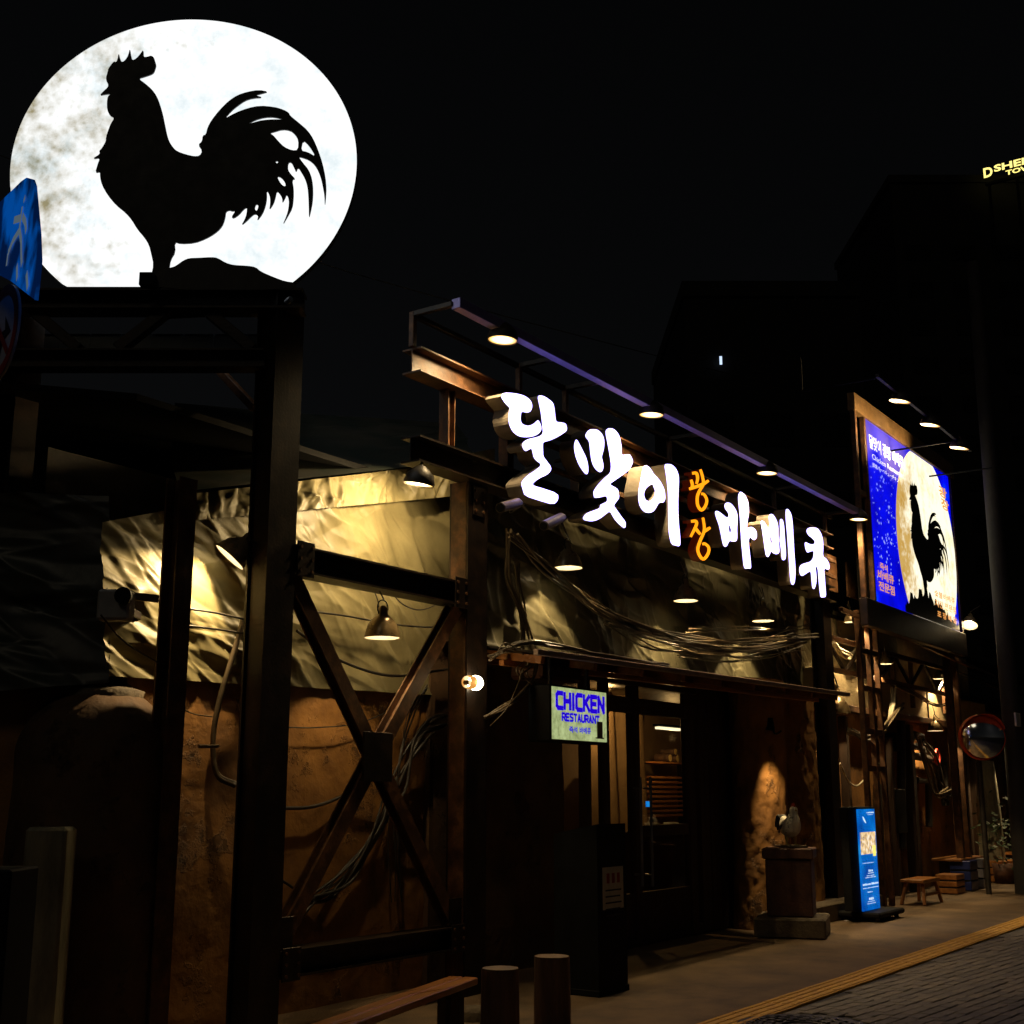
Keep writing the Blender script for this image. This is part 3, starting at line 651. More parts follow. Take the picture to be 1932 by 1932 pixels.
mat3 = [(762,260),(790,220),(830,210),(880,220),(930,265),(965,330),(985,420),(992,510),(992,592),(1050,580),(1110,578),(1130,620),(1155,675),(1130,740),(1095,800),(1000,870),(900,940),(820,995),(880,1030),(945,1070),(950,1130),(960,1185),(920,1240),(878,1297),(920,1350),(980,1440),(1045,1520),(1050,1560),(1040,1620),(980,1580),(910,1510),(870,1450),(828,1370),(760,1425),(680,1485),(600,1515),(530,1515),(440,1490),(480,1415),(560,1380),(690,1335),(690,1285),(740,1265),(790,1240),(790,1180),(760,1160),(700,1180),(610,1190),(600,1150),(595,1100),(640,1030),(700,960),(760,900),(830,845),(845,770),(840,680),(820,560),(795,420)]
letter('mat', 'white lit brush-script letter reading 맞, second of the sign row', [[to_plane(mat1, *B_)], [to_plane(mat2, *B_)], [to_plane(mat3, *B_)]])
i1 = [(1290,760),(1320,735),(1360,740),(1400,780),(1440,850),(1500,910),(1545,970),(1590,1060),(1605,1150),(1605,1210),(1580,1255),(1530,1250),(1500,1280),(1470,1340),(1430,1385),(1375,1400),(1310,1385),(1260,1330),(1230,1250),(1225,1120),(1245,1000),(1265,900)]
i1h = [(1425,985),(1445,1040),(1465,1090),(1455,1160),(1420,1215),(1375,1240),(1330,1220),(1305,1160),(1310,1100),(1345,1040)]
i2 = [(1590,720),(1640,712),(1700,722),(1750,770),(1785,840),(1798,920),(1790,1100),(1785,1300),(1790,1500),(1805,1650),(1818,1780),(1812,1870),(1750,1858),(1690,1840),(1665,1740),(1650,1640),(1648,1400),(1645,1150),(1630,980),(1610,830)]
letter('i', 'white lit brush-script letter reading 이, next to the orange letters', [[to_plane(i1, *B_), to_plane(i1h, *B_)], [to_plane(i2, *B_)]])
ba1 = [(650,600),(670,590),(700,605),(735,635),(765,658),(782,640),(775,605),(745,570),(740,530),(765,512),(800,520),(835,560),(860,610),(865,680),(858,760),(862,830),(855,875),(820,880),(790,870),(775,895),(765,920),(745,930),(728,910),(715,850),(700,770),(685,710),(665,660)]
ba1h = [(782,715),(795,740),(805,775),(795,800),(782,780)]
ba2 = [(868,470),(875,430),(890,410),(920,430),(945,460),(962,510),(970,580),(965,640),(955,700),(950,760),(975,745),(1000,742),(1030,765),(1045,800),(1042,845),(1020,868),(1000,855),(980,835),(965,870),(972,930),(980,1010),(988,1080),(990,1135),(960,1128),(930,1135),(918,1090),(910,1000),(900,900),(893,780),(885,640),(875,540)]
letter('ba', 'white lit brush-script letter reading 바, after the orange letters', [[to_plane(ba1, *C_), to_plane(ba1h, *C_)], [to_plane(ba2, *C_)]])
be1 = [(1078,690),(1100,682),(1125,710),(1145,755),(1165,740),(1160,690),(1155,640),(1175,618),(1200,630),(1230,680),(1245,740),(1245,800),(1246,860),(1254,940),(1255,985),(1230,998),(1200,990),(1175,965),(1165,1000),(1150,1025),(1130,1015),(1120,960),(1108,870),(1095,780)]
be1h = [(1170,818),(1180,850),(1188,890),(1178,910),(1168,870)]
be2 = [(1258,690),(1265,665),(1285,672),(1298,720),(1303,800),(1310,900),(1317,1000),(1312,1045),(1290,1055),(1277,1040),(1272,960),(1262,900),(1256,870),(1262,820),(1262,760)]
be3 = [(1312,590),(1325,570),(1350,590),(1372,640),(1382,750),(1388,870),(1395,1000),(1405,1120),(1405,1200),(1398,1260),(1382,1288),(1362,1270),(1352,1180),(1345,1060),(1335,920),(1325,780),(1315,680)]
letter('be', 'white lit brush-script letter reading 베, second of the three after the orange letters', [[to_plane(be1, *C_), to_plane(be1h, *C_)], [to_plane(be2, *C_)], [to_plane(be3, *C_)]])
kyu = [(1505,775),(1525,752),(1560,745),(1610,752),(1640,790),(1660,850),(1667,920),(1660,1020),(1690,1035),(1715,1070),(1728,1125),(1710,1145),(1672,1125),(1678,1200),(1685,1300),(1692,1395),(1665,1400),(1640,1403),(1632,1340),(1622,1240),(1612,1115),(1590,1115),(1598,1160),(1603,1230),(1595,1290),(1578,1328),(1562,1310),(1555,1230),(1548,1150),(1510,1175),(1465,1205),(1445,1180),(1440,1130),(1455,1095),(1500,1080),(1545,1068),(1570,1035),(1575,1000),(1575,965),(1545,970),(1515,985),(1500,950),(1492,910),(1495,880),(1540,905),(1580,905),(1588,875),(1560,845),(1525,820)]
letter('kyu', 'white lit brush-script letter reading 큐, last of the sign row', [[to_plane(kyu, *C_)]])
def ribbon(pts, w0, w1=None):
    P = [Vector((*p, 0)) for p in pts]; P = spline(P, 4); n_ = len(P); L_, R_ = [], []
    for i, p in enumerate(P):
        d = (P[min(i + 1, n_ - 1)] - P[max(i - 1, 0)]).normalized(); nn = Vector((-d.y, d.x, 0)); t = i / (n_ - 1)
        w = (w0 + ((w1 or w0) - w0) * t) * (.72 + .28 * math.sin(math.pi * min(1, .15 + t * .75)))
        L_.append(p + nn * w / 2); R_.append(p - nn * w / 2)
    return [(q.x, q.y) for q in L_ + R_[::-1]]
def orange(label, strokes):
    lps = [[to_plane(ribbon(s, 30), *C_, 0)] for s in strokes]
    t = letter('o', label, lps, 'letter_orange', .10, 'letter_orange_edge')
    for k, c_ in enumerate([o for o in t.children if o.name.startswith('lit_face')]): c_.location.y -= .0015 * k
orange('orange lit brush-script letter reading 광, upper of the two between 이 and 바', [[(438,240),(478,240),(490,285),(480,340)], [(428,300),(440,350),(432,385)], [(408,388),(470,368),(545,338),(592,308)], [(512,205),(532,270),(540,340),(508,398),(484,460),(488,540),(524,585),(560,545),(572,490),(548,440),(520,432)]])
orange('orange lit brush-script letter reading 장, lower of the two between 이 and 바', [[(428,690),(472,688),(480,715),(460,765),(424,835)], [(462,745),(488,780),(515,812)], [(545,790),(575,768),(608,748)], [(536,655),(548,730),(545,790),(512,868),(488,950),(508,1015),(545,1042),(585,990),(590,935),(555,900),(530,905)]])

# ================================================================== CORNER SIGN TOWER AND MOON SIGN
DT = (P0.x * _fh.x + P0.y * _fh.y) - .02         # the sign faces squarely down the street
tw = thing('sign_tower', 'tall dark steel tower post and truss carrying the round moon sign', 'tower', (XP, YF, 0))
ZTOP = atd(540, 545, DT).z
b = MB(); b.isec((XP + WP / 2, YF + .1, 0), (XP + WP / 2, YF + .1, ZTOP - .02), WP, .2, (0, 1, 0), .018, .014); b.build('post', 'steel', tw)
b = MB(); b.box2((XP + .02, YF + .03, 0), (XP + .034, YF + .17, ZTOP - .03)); b.build('post_plate', 'steel', tw)
def tp(px, py, d=0): return atd(px, py, DT + d)
zc = lambda py: tp(350, py).z
bL, bR = tp(60, 560), tp(572, 560)
b = MB(); a_, c_ = tp(-40, 561, .1), tp(575, 561, .1); a_.z = c_.z = (zc(543) + zc(580)) / 2; b.isec(a_, c_, .2, zc(543) - zc(580), (0, 0, 1), .016, .012); b.build('top_beam', 'steel', tw)
a2, c2 = tp(-40, 665, .1), tp(500, 665, .1); a2.z = c2.z = zc(672); b = MB(); b.isec(a2, c2, .16, .14, (0, 0, 1), .014, .01); b.build('lower_chord', 'steel', tw)
for (x0, y0, x1, y1) in ((318, 585, 222, 660), (388, 585, 478, 660), (318, 585, 388, 585.1), (60, 585, 150, 660)):
    if y1 - y0 > 1:
        b = MB(); b.bar(tp(x0, y0, .1), tp(x1, y1, .1), .08, .09, _fh); b.build('truss_web', 'steel', tw)
b = MB(); b.bar(tp(352, 572, .12), tp(352, 600, .12), .32, .012, _fh); b.build('gusset', 'steel', tw)
b = MB(); b.isec(Vector((*tp(315, 1400, -.22).xy, 0)), Vector((*tp(315, 1400, -.22).xy, tp(315, 905, -.22).z)), .15, .15, (0, 1, 0), .016, .012); b.build('rear_post', 'steel_rust', tw)
b = MB(); b.isec(Vector((*tp(-20, 1400, .3).xy, 0)), Vector((*tp(-20, 1400, .3).xy, zc(580))), .2, .2, (0, 1, 0), .016, .012); b.build('rear_post', 'steel', tw)
# diagonal prop from the tower back to the roof
b = MB(); b.bar(tp(415, 700, .6), tp(480, 770, .3), .05, .06); b.build('prop', 'steel_rust', tw)
for k, (px, py) in enumerate(((545, 567), (700, 1200))):
    if k == 0:
        b = MB(); b.tube([tp(541, 570, -.10), tp(549, 564, -.14)], .022, 8); b.build('bolt', 'panel_metal', tw)
# metal sheet roof behind the sign, lit by the sign's rear face
b = MB(); ra, rb, rc, rd = tp(-60, 640, .75), tp(520, 640, .75), tp(520, 590, 2.6), tp(-60, 590, 2.6)
ra.z = rb.z = tp(350, 630, .75).z; rc.z = rd.z = ra.z + .45
for k in range(10):
    t0_, t1_ = k / 10, (k + .985) / 10
    q = MB(); q.add([ra.lerp(rb, t0_), ra.lerp(rb, t1_), rd.lerp(rc, t1_), rd.lerp(rc, t0_)], [(0, 1, 2, 3)])
    q.add([Vector(v) + Vector((0, 0, -.02)) for v in q.v[:4]], [(3, 2, 1, 0)]); q.build('roof_sheet', 'panel_metal', tw)

MO = tp(346, 310)                                 # moon centre
def pl(px, py, d=0): p = tp(px, py, d); return ((p - MO).dot(_rt), p.z - MO.z)
MFN = facing(_rt, (0, 0, 1), MO)
ax = (pl(673, 310)[0] - pl(20, 310)[0]) / 2; ac = (pl(673, 310)[0] + pl(20, 310)[0]) / 2; az = pl(346, 37)[1]; zcut = pl(346, 541)[1]
azb = az * 1.03
ms = thing('moon_sign', 'huge round backlit full moon sign with a black rooster silhouette', 'sign', tuple(MO + Vector((0, 0, zcut))))
el = []
for k in range(180):
    t = 2 * math.pi * k / 180; z_ = math.sin(t) * (az if math.sin(t) > 0 else azb)
    el.append((ac + ax * math.cos(t), max(z_, zcut)))
f_, s_ = solid([el], .07, MFN)
mf = f_.build('moon_face', 'moon_print', ms); 
bk = MB(); 
s_.build('casing', 'black', ms)
# rear face of the double-sided box
f2, _ = solid([[(x * .97 + ac * .03, z_ * .97 if z_ > zcut + .01 else zcut + .03) for x, z_ in el]], .004, facing(_rt, (0, 0, 1), MO + _fh * .078)); f2.build('rear_face', 'moon_print', ms)
ZQ = 1100 / 1932 * .6496
def rz(pts, sm=1, d=-.05):
    return cat_smooth([pl(x * ZQ, y * ZQ, d) for x, y in pts], sm)
roo = [(507,487),(530,462),(550,445),(552,430),(543,415),(540,395),(548,370),(552,350),(570,325),(582,312),(592,318),(600,300),(605,270),(612,300),(622,318),(640,305),(655,280),(662,245),(668,285),(675,308),(695,298),(715,275),(731,252),(732,290),(750,290),(770,282),(785,292),(790,310),(797,332),(792,350),(785,370),(770,380),(740,390),(705,400),(740,425),(775,455),(800,490),(815,530),(830,580),(840,630),(850,680),(862,720),(885,755),(905,772),(950,788),(990,797),(1018,795),(1032,770),(1010,738),(1030,722),(1034,690),(1050,687),(1058,650),(1080,610),(1120,560),(1165,515),(1210,485),(1260,468),(1320,458),(1370,467),(1335,477),(1302,485),(1342,497),(1290,500),(1250,512),(1210,540),(1180,565),(1144,606),(1200,575),(1260,552),(1325,538),(1400,545),(1445,558),(1475,575),(1478,588),(1530,630),(1570,665),(1600,710),(1625,770),(1645,830),(1660,900),(1665,960),(1663,1000),(1657,1055),(1655,1000),(1648,960),(1640,920),(1625,875),(1605,840),(1575,815),(1540,803),(1524,800),(1545,830),(1575,865),(1592,910),(1598,970),(1595,1030),(1585,1080),(1576,1116),(1575,1060),(1573,1000),(1568,950),(1555,910),(1535,875),(1520,853),(1510,880),(1500,855),(1485,826),(1470,830),(1468,865),(1485,890),(1508,913),(1490,915),(1498,960),(1498,1010),(1492,1060),(1470,1100),(1440,1150),(1462,1100),(1472,1060),(1474,1020),(1462,990),(1455,1010),(1440,1036),(1440,1012),(1428,990),(1412,973),(1405,1010),(1395,1040),(1373,1072),(1378,1040),(1378,1010),(1370,985),(1360,972),(1362,1010),(1355,1050),(1340,1090),(1311,1127),(1318,1100),(1300,1090),(1280,1105),(1258,1128),(1230,1150),(1248,1120),(1258,1090),(1260,1056),(1240,1070),(1220,1095),(1190,1115),(1180,1106),(1202,1074),(1185,1078),(1170,1072),(1152,1080),(1150,1105),(1140,1140),(1125,1165),(1095,1192),(1050,1218),(992,1240),(920,1244),(890,1234),(895,1285),(870,1325),(864,1366),(850,1420),(830,1474),(740,1474),(770,1410),(783,1350),(772,1300),(760,1250),(735,1210),(700,1170),(670,1120),(640,1085),(590,1045),(548,995),(520,945),(510,905),(510,875),(485,882),(497,840),(510,805),(470,810),(510,785),(505,770),(520,755),(540,720),(540,700),(555,655),(565,630),(584,600),(560,590),(546,560),(545,520),(550,490),(567,478),(535,480)]
holes = [[(1262,634),(1300,612),(1350,598),(1400,597),(1450,610),(1400,608),(1340,612),(1300,622)], [(1376,679),(1400,672),(1440,660),(1480,665),(1505,685),(1522,715),(1520,765),(1490,767),(1450,750),(1420,720),(1395,690)], [(1545,714),(1575,740),(1612,800),(1570,775),(1535,768)], [(1413,898),(1435,905),(1455,932),(1457,952),(1440,945),(1425,925)], [(1404,824),(1414,819),(1420,828),(1412,834)], [(1298,1064),(1306,1040),(1320,1048),(1310,1078)]]
RFN = facing(_rt, (0, 0, 1), MO - _fh * .05)
f_, s_ = solid([rz(roo)] + [rz(h) for h in holes], .012, RFN); f_.add(s_.v, s_.f); f_.build('rooster_silhouette', 'silhouette', ms)
hill = [(760,1478),(790,1400),(830,1372),(885,1362),(905,1350),(935,1328),(965,1316),(1010,1315),(1080,1311),(1110,1315),(1150,1340),(1190,1352),(1260,1355),(1305,1362),(1330,1385),(1400,1415),(1455,1435),(1500,1440),(1520,1478)]
f_, s_ = solid([rz(hill, 1, -.08)], .012, facing(_rt, (0, 0, 1), MO - _fh * .08)); f_.add(s_.v, s_.f); f_.build('hill_silhouette', 'hill_metal', ms)
b = MB(); b.bar(tp(265, 529, -.11), tp(292, 529, -.11), .08, .10, (0, 0, 1)); b.build('bracket', 'black', ms)

# ================================================================== TARPAULINS
def tarp(name, label, corners, m_, amp, nu=150, nv=90, seed=0, ang=-.6, folds=40, ruffle=0., group='tarpaulins hung over the walls', base=(0, 1, 0), spread=.35, wmin=.03):
    """hung sheet: broad billows plus many individual sharp-backed creases"""
    a, b_, c, d = [Vector(p) for p in corners]     # bottom-left, bottom-right, top-right, top-left
    W_ = (b_ - a).length; H_ = (d - a).length; nn = Vector(base)
    rg = np.random.RandomState(seed); U, V = np.meshgrid(np.linspace(0, 1, nu + 1), np.linspace(0, 1, nv + 1)); X, Z = U * W_, V * H_
    h = np.zeros_like(X)
    for k in range(7):
        q = rg.uniform(-2.2, 2.2, 2); h += rg.uniform(.12, .3) * np.sin(q[0] * X + q[1] * Z * 1.4 + rg.uniform(0, 6.3))
    for k in range(folds):
        big = k < folds * .35
        cx, cz = rg.uniform(0, W_), rg.uniform(-.05, 1.05) * H_; an = ang + rg.uniform(-spread, spread); L_ = rg.uniform(.35, 1.1) * (1.3 if big else .7)
        dx, dz_ = X - cx, Z - cz; s_ = dx * math.cos(an) + dz_ * math.sin(an); t = -dx * math.sin(an) + dz_ * math.cos(an)
        t = t + rg.uniform(-.35, .35) * s_ * s_ + .03 * np.sin(s_ * rg.uniform(3, 7) + rg.uniform(0, 6))
        w1 = rg.uniform(wmin, wmin * 2) * (1.5 if big else .6); w2 = w1 * rg.uniform(1.4, 3.2)
        if rg.rand() < .5: t = -t
        prof = np.where(t < 0, np.exp(-np.abs(t / w1) ** 1.5), np.exp(-np.abs(t / w2) ** 1.3))
        h += prof * np.clip(1 - (np.abs(s_) / L_) ** 2, 0, 1) * rg.uniform(.5, 1.0) * (.8 if big else .4) * (1 if rg.rand() < .68 else -.8)
    h -= h.mean()
    if ruffle:
        for k in range(260):
            cx, cz = rg.uniform(0, W_), rg.uniform(0, H_); an = rg.uniform(0, 3.14); L_ = rg.uniform(.06, .22); dx, dz_ = X - cx, Z - cz
            s_ = dx * math.cos(an) + dz_ * math.sin(an); t = -dx * math.sin(an) + dz_ * math.cos(an); w1 = rg.uniform(.015, .05)
            h += ruffle * rg.uniform(-.6, 1) * np.exp(-np.abs(t / w1) ** 1.2) * np.clip(1 - np.abs(s_) / L_, 0, 1)
    hf = (amp * h).ravel(); vs = []
    k_ = 0
    for j in range(nv + 1):
        for i in range(nu + 1):
            u, v = i / nu, j / nv; vs.append((a.lerp(b_, u)).lerp(d.lerp(c, u), v) - nn * float(hf[k_])); k_ += 1
    mb = MB(); mb.add(vs, [(j * (nu + 1) + i, j * (nu + 1) + i + 1, (j + 1) * (nu + 1) + i + 1, (j + 1) * (nu + 1) + i) for j in range(nv) for i in range(nu)], True)
    return tag(mb.build(name, m_), label, 'tarpaulin', group)
YT = 6.98
tarp('tarpaulin', 'olive wrinkled tarpaulin over the plaster wall behind the crossed steel braces', [at(200, 1275, YT), at(925, 1318, YT), at(940, 845, YT), at(195, 985, YT)], 'tarp', .036, 420, 230, 2, -.48, 230, spread=.32, wmin=.017)
tarp('tarpaulin', 'gathered crinkled tarpaulin strip along the eave above the lit flat tarpaulin', [at(330, 985, YT - .06), at(905, 932, YT - .06), at(905, 868, YT - .02), at(330, 935, YT - .02)], 'tarp', .06, 340, 44, 5, 1.2, 20, ruffle=.5)
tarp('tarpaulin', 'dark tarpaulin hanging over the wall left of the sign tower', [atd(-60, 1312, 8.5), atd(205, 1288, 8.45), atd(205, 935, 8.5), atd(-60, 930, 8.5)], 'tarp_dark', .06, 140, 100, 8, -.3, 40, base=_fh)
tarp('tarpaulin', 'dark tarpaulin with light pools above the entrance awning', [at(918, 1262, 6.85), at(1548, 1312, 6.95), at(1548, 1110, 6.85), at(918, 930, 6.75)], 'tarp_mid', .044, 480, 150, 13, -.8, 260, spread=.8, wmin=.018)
tarp('tarpaulin', 'pale tarpaulin patch by the small lamp beyond the right steel column', [at(1572, 1262, 7.05), at(1700, 1290, 7.05), at(1690, 1200, 7.0), at(1572, 1150, 7.0)], 'tarp', .03, 90, 50, 17, -.6, 40, wmin=.018)
# dark sloping sheet between tower and facade, above the crinkled strip
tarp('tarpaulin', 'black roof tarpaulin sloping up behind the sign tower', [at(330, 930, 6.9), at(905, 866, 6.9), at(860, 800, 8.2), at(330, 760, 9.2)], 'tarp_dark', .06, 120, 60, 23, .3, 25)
# roof flap pole under the tarpaulin edge
# ================================================================== LAMPS
GP = 'warm lamps hung along the facade'
def lamp_proto():
    t = thing('pendant_lamp', 'proto', 'lamp', (0, 0, 0), GP)
    b = MB(); b.lathe([(.022, .30), (.045, .275), (.05, .22), (.062, .205), (.095, .18), (.135, .12), (.158, .05), (.165, 0)], 28); b.build('shade', 'shade', t)
    b = MB(); b.lathe([(.160, .002), (.152, .05), (.129, .115), (.09, .172), (.055, .2)], 28); b.build('reflector', 'shade_in', t)
    b = MB(); b.lathe([(.001, .045), (.03, .05), (.045, .08), (.04, .12), (.02, .16)], 14); b.build('bulb', 'bulb', t)
    b = MB(); b.tube(spline([(-.055, 0, .22), (-.075, 0, .28), (-.05, 0, .335), (0, 0, .35), (.05, 0, .335), (.075, 0, .28), (.055, 0, .22)], 4), .006, 5); b.build('bracket', 'black', t)
    light('lamp_light', 'SPOT', (0, 0, .035), 10, WARM2, t, size=.025, spot=104, blend=.22)
    return t
LP = lamp_proto(); first = [True]
def pendant(label, px, py, Y, cord_to=None, scale=1., aim=None, power=10., wpx=None, col=None):
    p = at(px, py, Y)
    if wpx: scale = wpx / FPX * (p - CL).dot(_fw) / .33
    t = LP if first[0] else copy_tree(LP); first[0] = False
    t['label'] = label; t.location = p; t.scale = (scale,) * 3; t.rotation_euler = (Vector(aim).to_track_quat('-Z', 'Y').to_euler() if aim else (0, 0, 0)); OFF[t.name] = p
    for ch in t.children:
        if ch.type == 'LIGHT':
            ch.data = ch.data.copy(); ch.data.energy = power
            if col: ch.data.color = col
    bpy.context.view_layer.update()
    top = t.matrix_basis @ Vector((0, 0, .35))
    if cord_to is not None:
        k = MB(); c_ = Vector(cord_to); mid = top.lerp(c_, .5) + Vector((.06, 0, -.05)); Mi = t.matrix_basis.inverted()
        k.tube([Mi @ q for q in spline([top, mid, c_], 6)], .009, 6)
        off = OFF[t.name]; OFF[t.name] = Vector((0, 0, 0)); k.build('cord', 'rubber', t); OFF[t.name] = off
    return t
def up(px, py, Y): return at(px, py, Y)
pendant('bell lamp hanging inside the crossed steel bay', 721, 1204, 6.52, at(705, 1095, YF + .1), wpx=68, power=25)
pendant('tilted bell lamp fixed beside the tower post throwing light on the tarpaulin', 433, 1052, 6.72, at(470, 1018, YF + .1), wpx=68, aim=Vector((0, 0, -.75)) + LEFT * .62 - _fh * .14, power=105)
pendant('bell lamp under the sign closest to the column with the globe light', 1072, 1072, 6.48, at(1058, 985, YF + .1), wpx=54, power=150)
pendant('bell lamp under the orange letters, second over the awning', 1294, 1134, 6.52, at(1288, 1058, YF + .1), wpx=47, power=190)
pendant('bell lamp under the last sign letters, closest to the right steel column', 1440, 1172, 6.55, at(1437, 1108, YF + .1), wpx=42, power=260)
pendant('small lamp beside the lattice posts under the end of the sign frame', 1605, 1174, 6.50, at(1598, 1140, 6.5), wpx=25, power=200)
pendant('small lamp hanging behind the lattice posts above the cream lintel', 1670, 1253, 6.35, at(1668, 1225, 6.4), wpx=26, power=160)
pendant('small lamp at the far end of the truss by the cream lintel', 1772, 1281, 6.55, at(1760, 1255, 6.7), wpx=24, power=150)
pendant('bell lamp half hidden behind the right steel column', 1582, 1346, 6.72, at(1575, 1300, 6.8), wpx=46, power=60)
pendant('flat lamp over the pipes below the cream lintel', 1765, 1379, 6.62, at(1775, 1352, 6.8), wpx=29, power=90)
pendant('lamp at the far corner of the building beside the convex mirror', 1911, 1411, 6.0, at(1914, 1392, 6.4), wpx=27, power=140)
pendant('tilted lamp on the outer edge of the billboard', 1829, 1180, 5.9, at(1816, 1190, 5.95), wpx=30, aim=(-.5, 0, -.85), power=12)
# flood fittings
GF = 'flood lamps on brackets above the signs'
def flood(label, p, mount, aim, power, size=.24, col=WARM2, spot=125, bl_=.6):
    p, mount = Vector(p), Vector(mount); t = thing('flood_lamp', label, 'flood lamp', tuple(p), GF)
    d = (Vector(aim) - p).normalized(); q = (d * .25 + Vector((0, 0, -1))).normalized().to_track_quat('-Z', 'Y').to_matrix()
    prof = [(.10, 0), (.104, .02), (.09, .07), (.05, .11), (.02, .13)]; s_ = size / .208
    M = Matrix.Translation(p) @ q.to_4x4() @ Matrix.Scale(s_, 4)
    b = MB(); b.lathe(prof, 20, M); b.build('housing', 'bar_dark', t)
    b = MB(); b.lathe([(.001, .006), (.096, .006)], 20, M); b.build('lens', 'flood_lens', t)
    b = MB(); b.tube(spline([M @ Vector((0, 0, .12)), (M @ Vector((0, 0, .16))).lerp(mount, .5), mount], 5), .014, 6); b.build('arm', 'bar_dark', t)
    light('flood_light', 'SPOT', p + Vector((0, 0, -.03)), power, col, t, aim=aim, size=.07, spot=spot, blend=bl_)
    return t
for px, py, nm in ((948, 640, 'flood lamp at the start of the light bar above the letter 달'), (1229, 781, 'flood lamp on the light bar above the letter 이'), (1447, 891, 'flood lamp on the light bar above the letters after the orange pair'), (1620, 978, 'flood lamp at the end of the light bar beside the billboard')):
    p = at(px, py + 3, YB); flood(nm, p, (p.x + .02, YB, ZB - .02), (p.x - (.25 if px == 948 else 0), YF + .0, ZT0 - .9), {948: 170, 1229: 170}.get(px, 210), .27, spot=128, bl_=1.0)
p = at(790, 915, 6.35); flood('flood lamp under the sign frame lighting the flat tarpaulin', p, (p.x + .1, YF + .02, ZM0), (p.x - .12, YT + .3, p.z - .55), 135, .26, spot=150)
# small strip lamp inside the upper beam end
p = Vector((XL + .12, YF - .16, (ZT0 + ZT1) / 2 + .03)); 

# picture light over the pillar
ps = at(1454, 1370, 6.25); pk = thing('spot_lamp', 'small black spot lamp on a bracket lighting the rough pillar', 'spot lamp', tuple(ps))
b = MB(); b.tube([ps + Vector((0, 0, .10)), ps, ps + Vector((0, .01, -.05))], [.03, .045, .06], 12); b.build('housing', 'black', pk)
b = MB(); b.tube(spline([ps + Vector((0, 0, .09)), at(1462, 1384, 6.2), at(1478, 1376, 6.45)], 5), .012, 6); b.build('arm', 'black', pk)
light('spot_light', 'SPOT', ps + Vector((0, .0, -.06)), 120, WARM2, pk, aim=ps + Vector((.32, -.14, -1)), size=.02, spot=66, blend=.6)
# globe light on the column
gp_ = at(893, 1288, YF - .06); gt = thing('globe_light', 'glowing globe light in a cage on the steel column', 'lamp', tuple(gp_))
MG = Matrix.Translation(gp_) @ Matrix.Rotation(math.radians(90), 4, 'Y')
b = MB(); b.lathe([(.055, -.01), (.064, .02), (.060, .06), (.042, .09), (.001, .10)], 20, MG); b.build('globe', 'lamp_face', gt)
b = MB(); b.lathe([(.050, -.10), (.058, -.06), (.055, -.012)], 16, MG); b.build('neck', 'neck_glow', gt)
b = MB(); b.tube([gp_ + Vector((-.05, 0, 0)), (gp_.x - .05, YF + .01, gp_.z)], .02, 8); b.build('base', 'steel', gt)
light('globe_glow', 'POINT', gp_ + Vector((.02, -.07, 0)), 2.6, (1, .55, .18), gt, size=.04)
# two bullet cameras below the first letters
for k, (a_, b_, m_) in enumerate((((944, 958), (980, 948), at(990, 950, YF)), ((1026, 992), (1062, 975), at(1075, 975, YF)))):
    p0_, p1_ = at(*a_, 5.95), at(*b_, 6.05); t = thing('bullet_camera', ('grey bullet camera below the letter 달', 'grey bullet camera closer to the first bell lamp')[k], 'camera', tuple(p0_), 'cameras under the sign')
    b = MB(); b.tube([p0_, p0_.lerp(p1_, .9), p1_], [.045, .045, .03], 14); b.build('body', 'wire', t)
    b = MB(); b.tube([p0_ + (p0_ - p1_).normalized() * .002, p0_ + (p0_ - p1_).normalized() * .01], .036, 14); b.build('lens', 'black', t)
    b = MB(); b.tube(spline([p1_, p1_ + Vector((.04, .12, -.06)), m_ + Vector((0, .02, 0))], 4), .016, 6); b.build('mount', 'steel', t)

# ================================================================== CHICKEN RESTAURANT SIGN
YS2 = 5.98
tl, br = at(1041.6, 1294.5, YS2), at(1145, 1402.8, YS2); zt = at(1041.6, 1294.5, YS2).z; zb_ = at(1043, 1394, YS2).z; xl_, xr_ = tl.x, br.x
cs = thing('shop_sign', 'small backlit pale green sign reading CHICKEN RESTAURANT', 'sign', ((xl_ + xr_) / 2, YS2, zb_))
b = MB(); b.box2((xl_ - .02, YS2 + .006, zb_ - .02), (xr_ + .02, YS2 + .24, zt + .02), .01); b.build('casing', 'black', cs)
b = MB(); b.box2((xl_, YS2, zb_), (xr_, YS2 + .02, zt)); b.build('face', 'acrylic', cs)
SFN = facing((1, 0, 0), (0, 0, 1), (xl_, YS2, zb_)); SW, SH = xr_ - xl_, zt - zb_
GL = {'C': [[(1, 1), (.22, 1), (0, .85), (0, .15), (.22, 0), (1, 0)]], 'H': [[(0, 0), (0, 1)], [(1, 0), (1, 1)], [(0, .5), (1, .5)]], 'I': [[(.5, 0), (.5, 1)]], 'K': [[(0, 0), (0, 1)], [(1, 1), (.12, .45)], [(.3, .58), (1, 0)]],
      'E': [[(1, 1), (0, 1), (0, 0), (1, 0)], [(0, .5), (.85, .5)]], 'N': [[(0, 0), (0, 1), (1, 0), (1, 1)]], 'R': [[(0, 0), (0, 1), (.75, 1), (1, .85), (1, .6), (.75, .45), (0, .45)], [(.45, .45), (1, 0)]], 'S': [[(1, 1), (.2, 1), (0, .85), (0, .62), (1, .4), (1, .15), (.8, 0), (0, 0)]],
      'T': [[(0, 1), (1, 1)], [(.5, 1), (.5, 0)]], 'A': [[(0, 0), (.5, 1), (1, 0)], [(.2, .32), (.8, .32)]], 'U': [[(0, 1), (0, .15), (.2, 0), (.8, 0), (1, .15), (1, 1)]]}
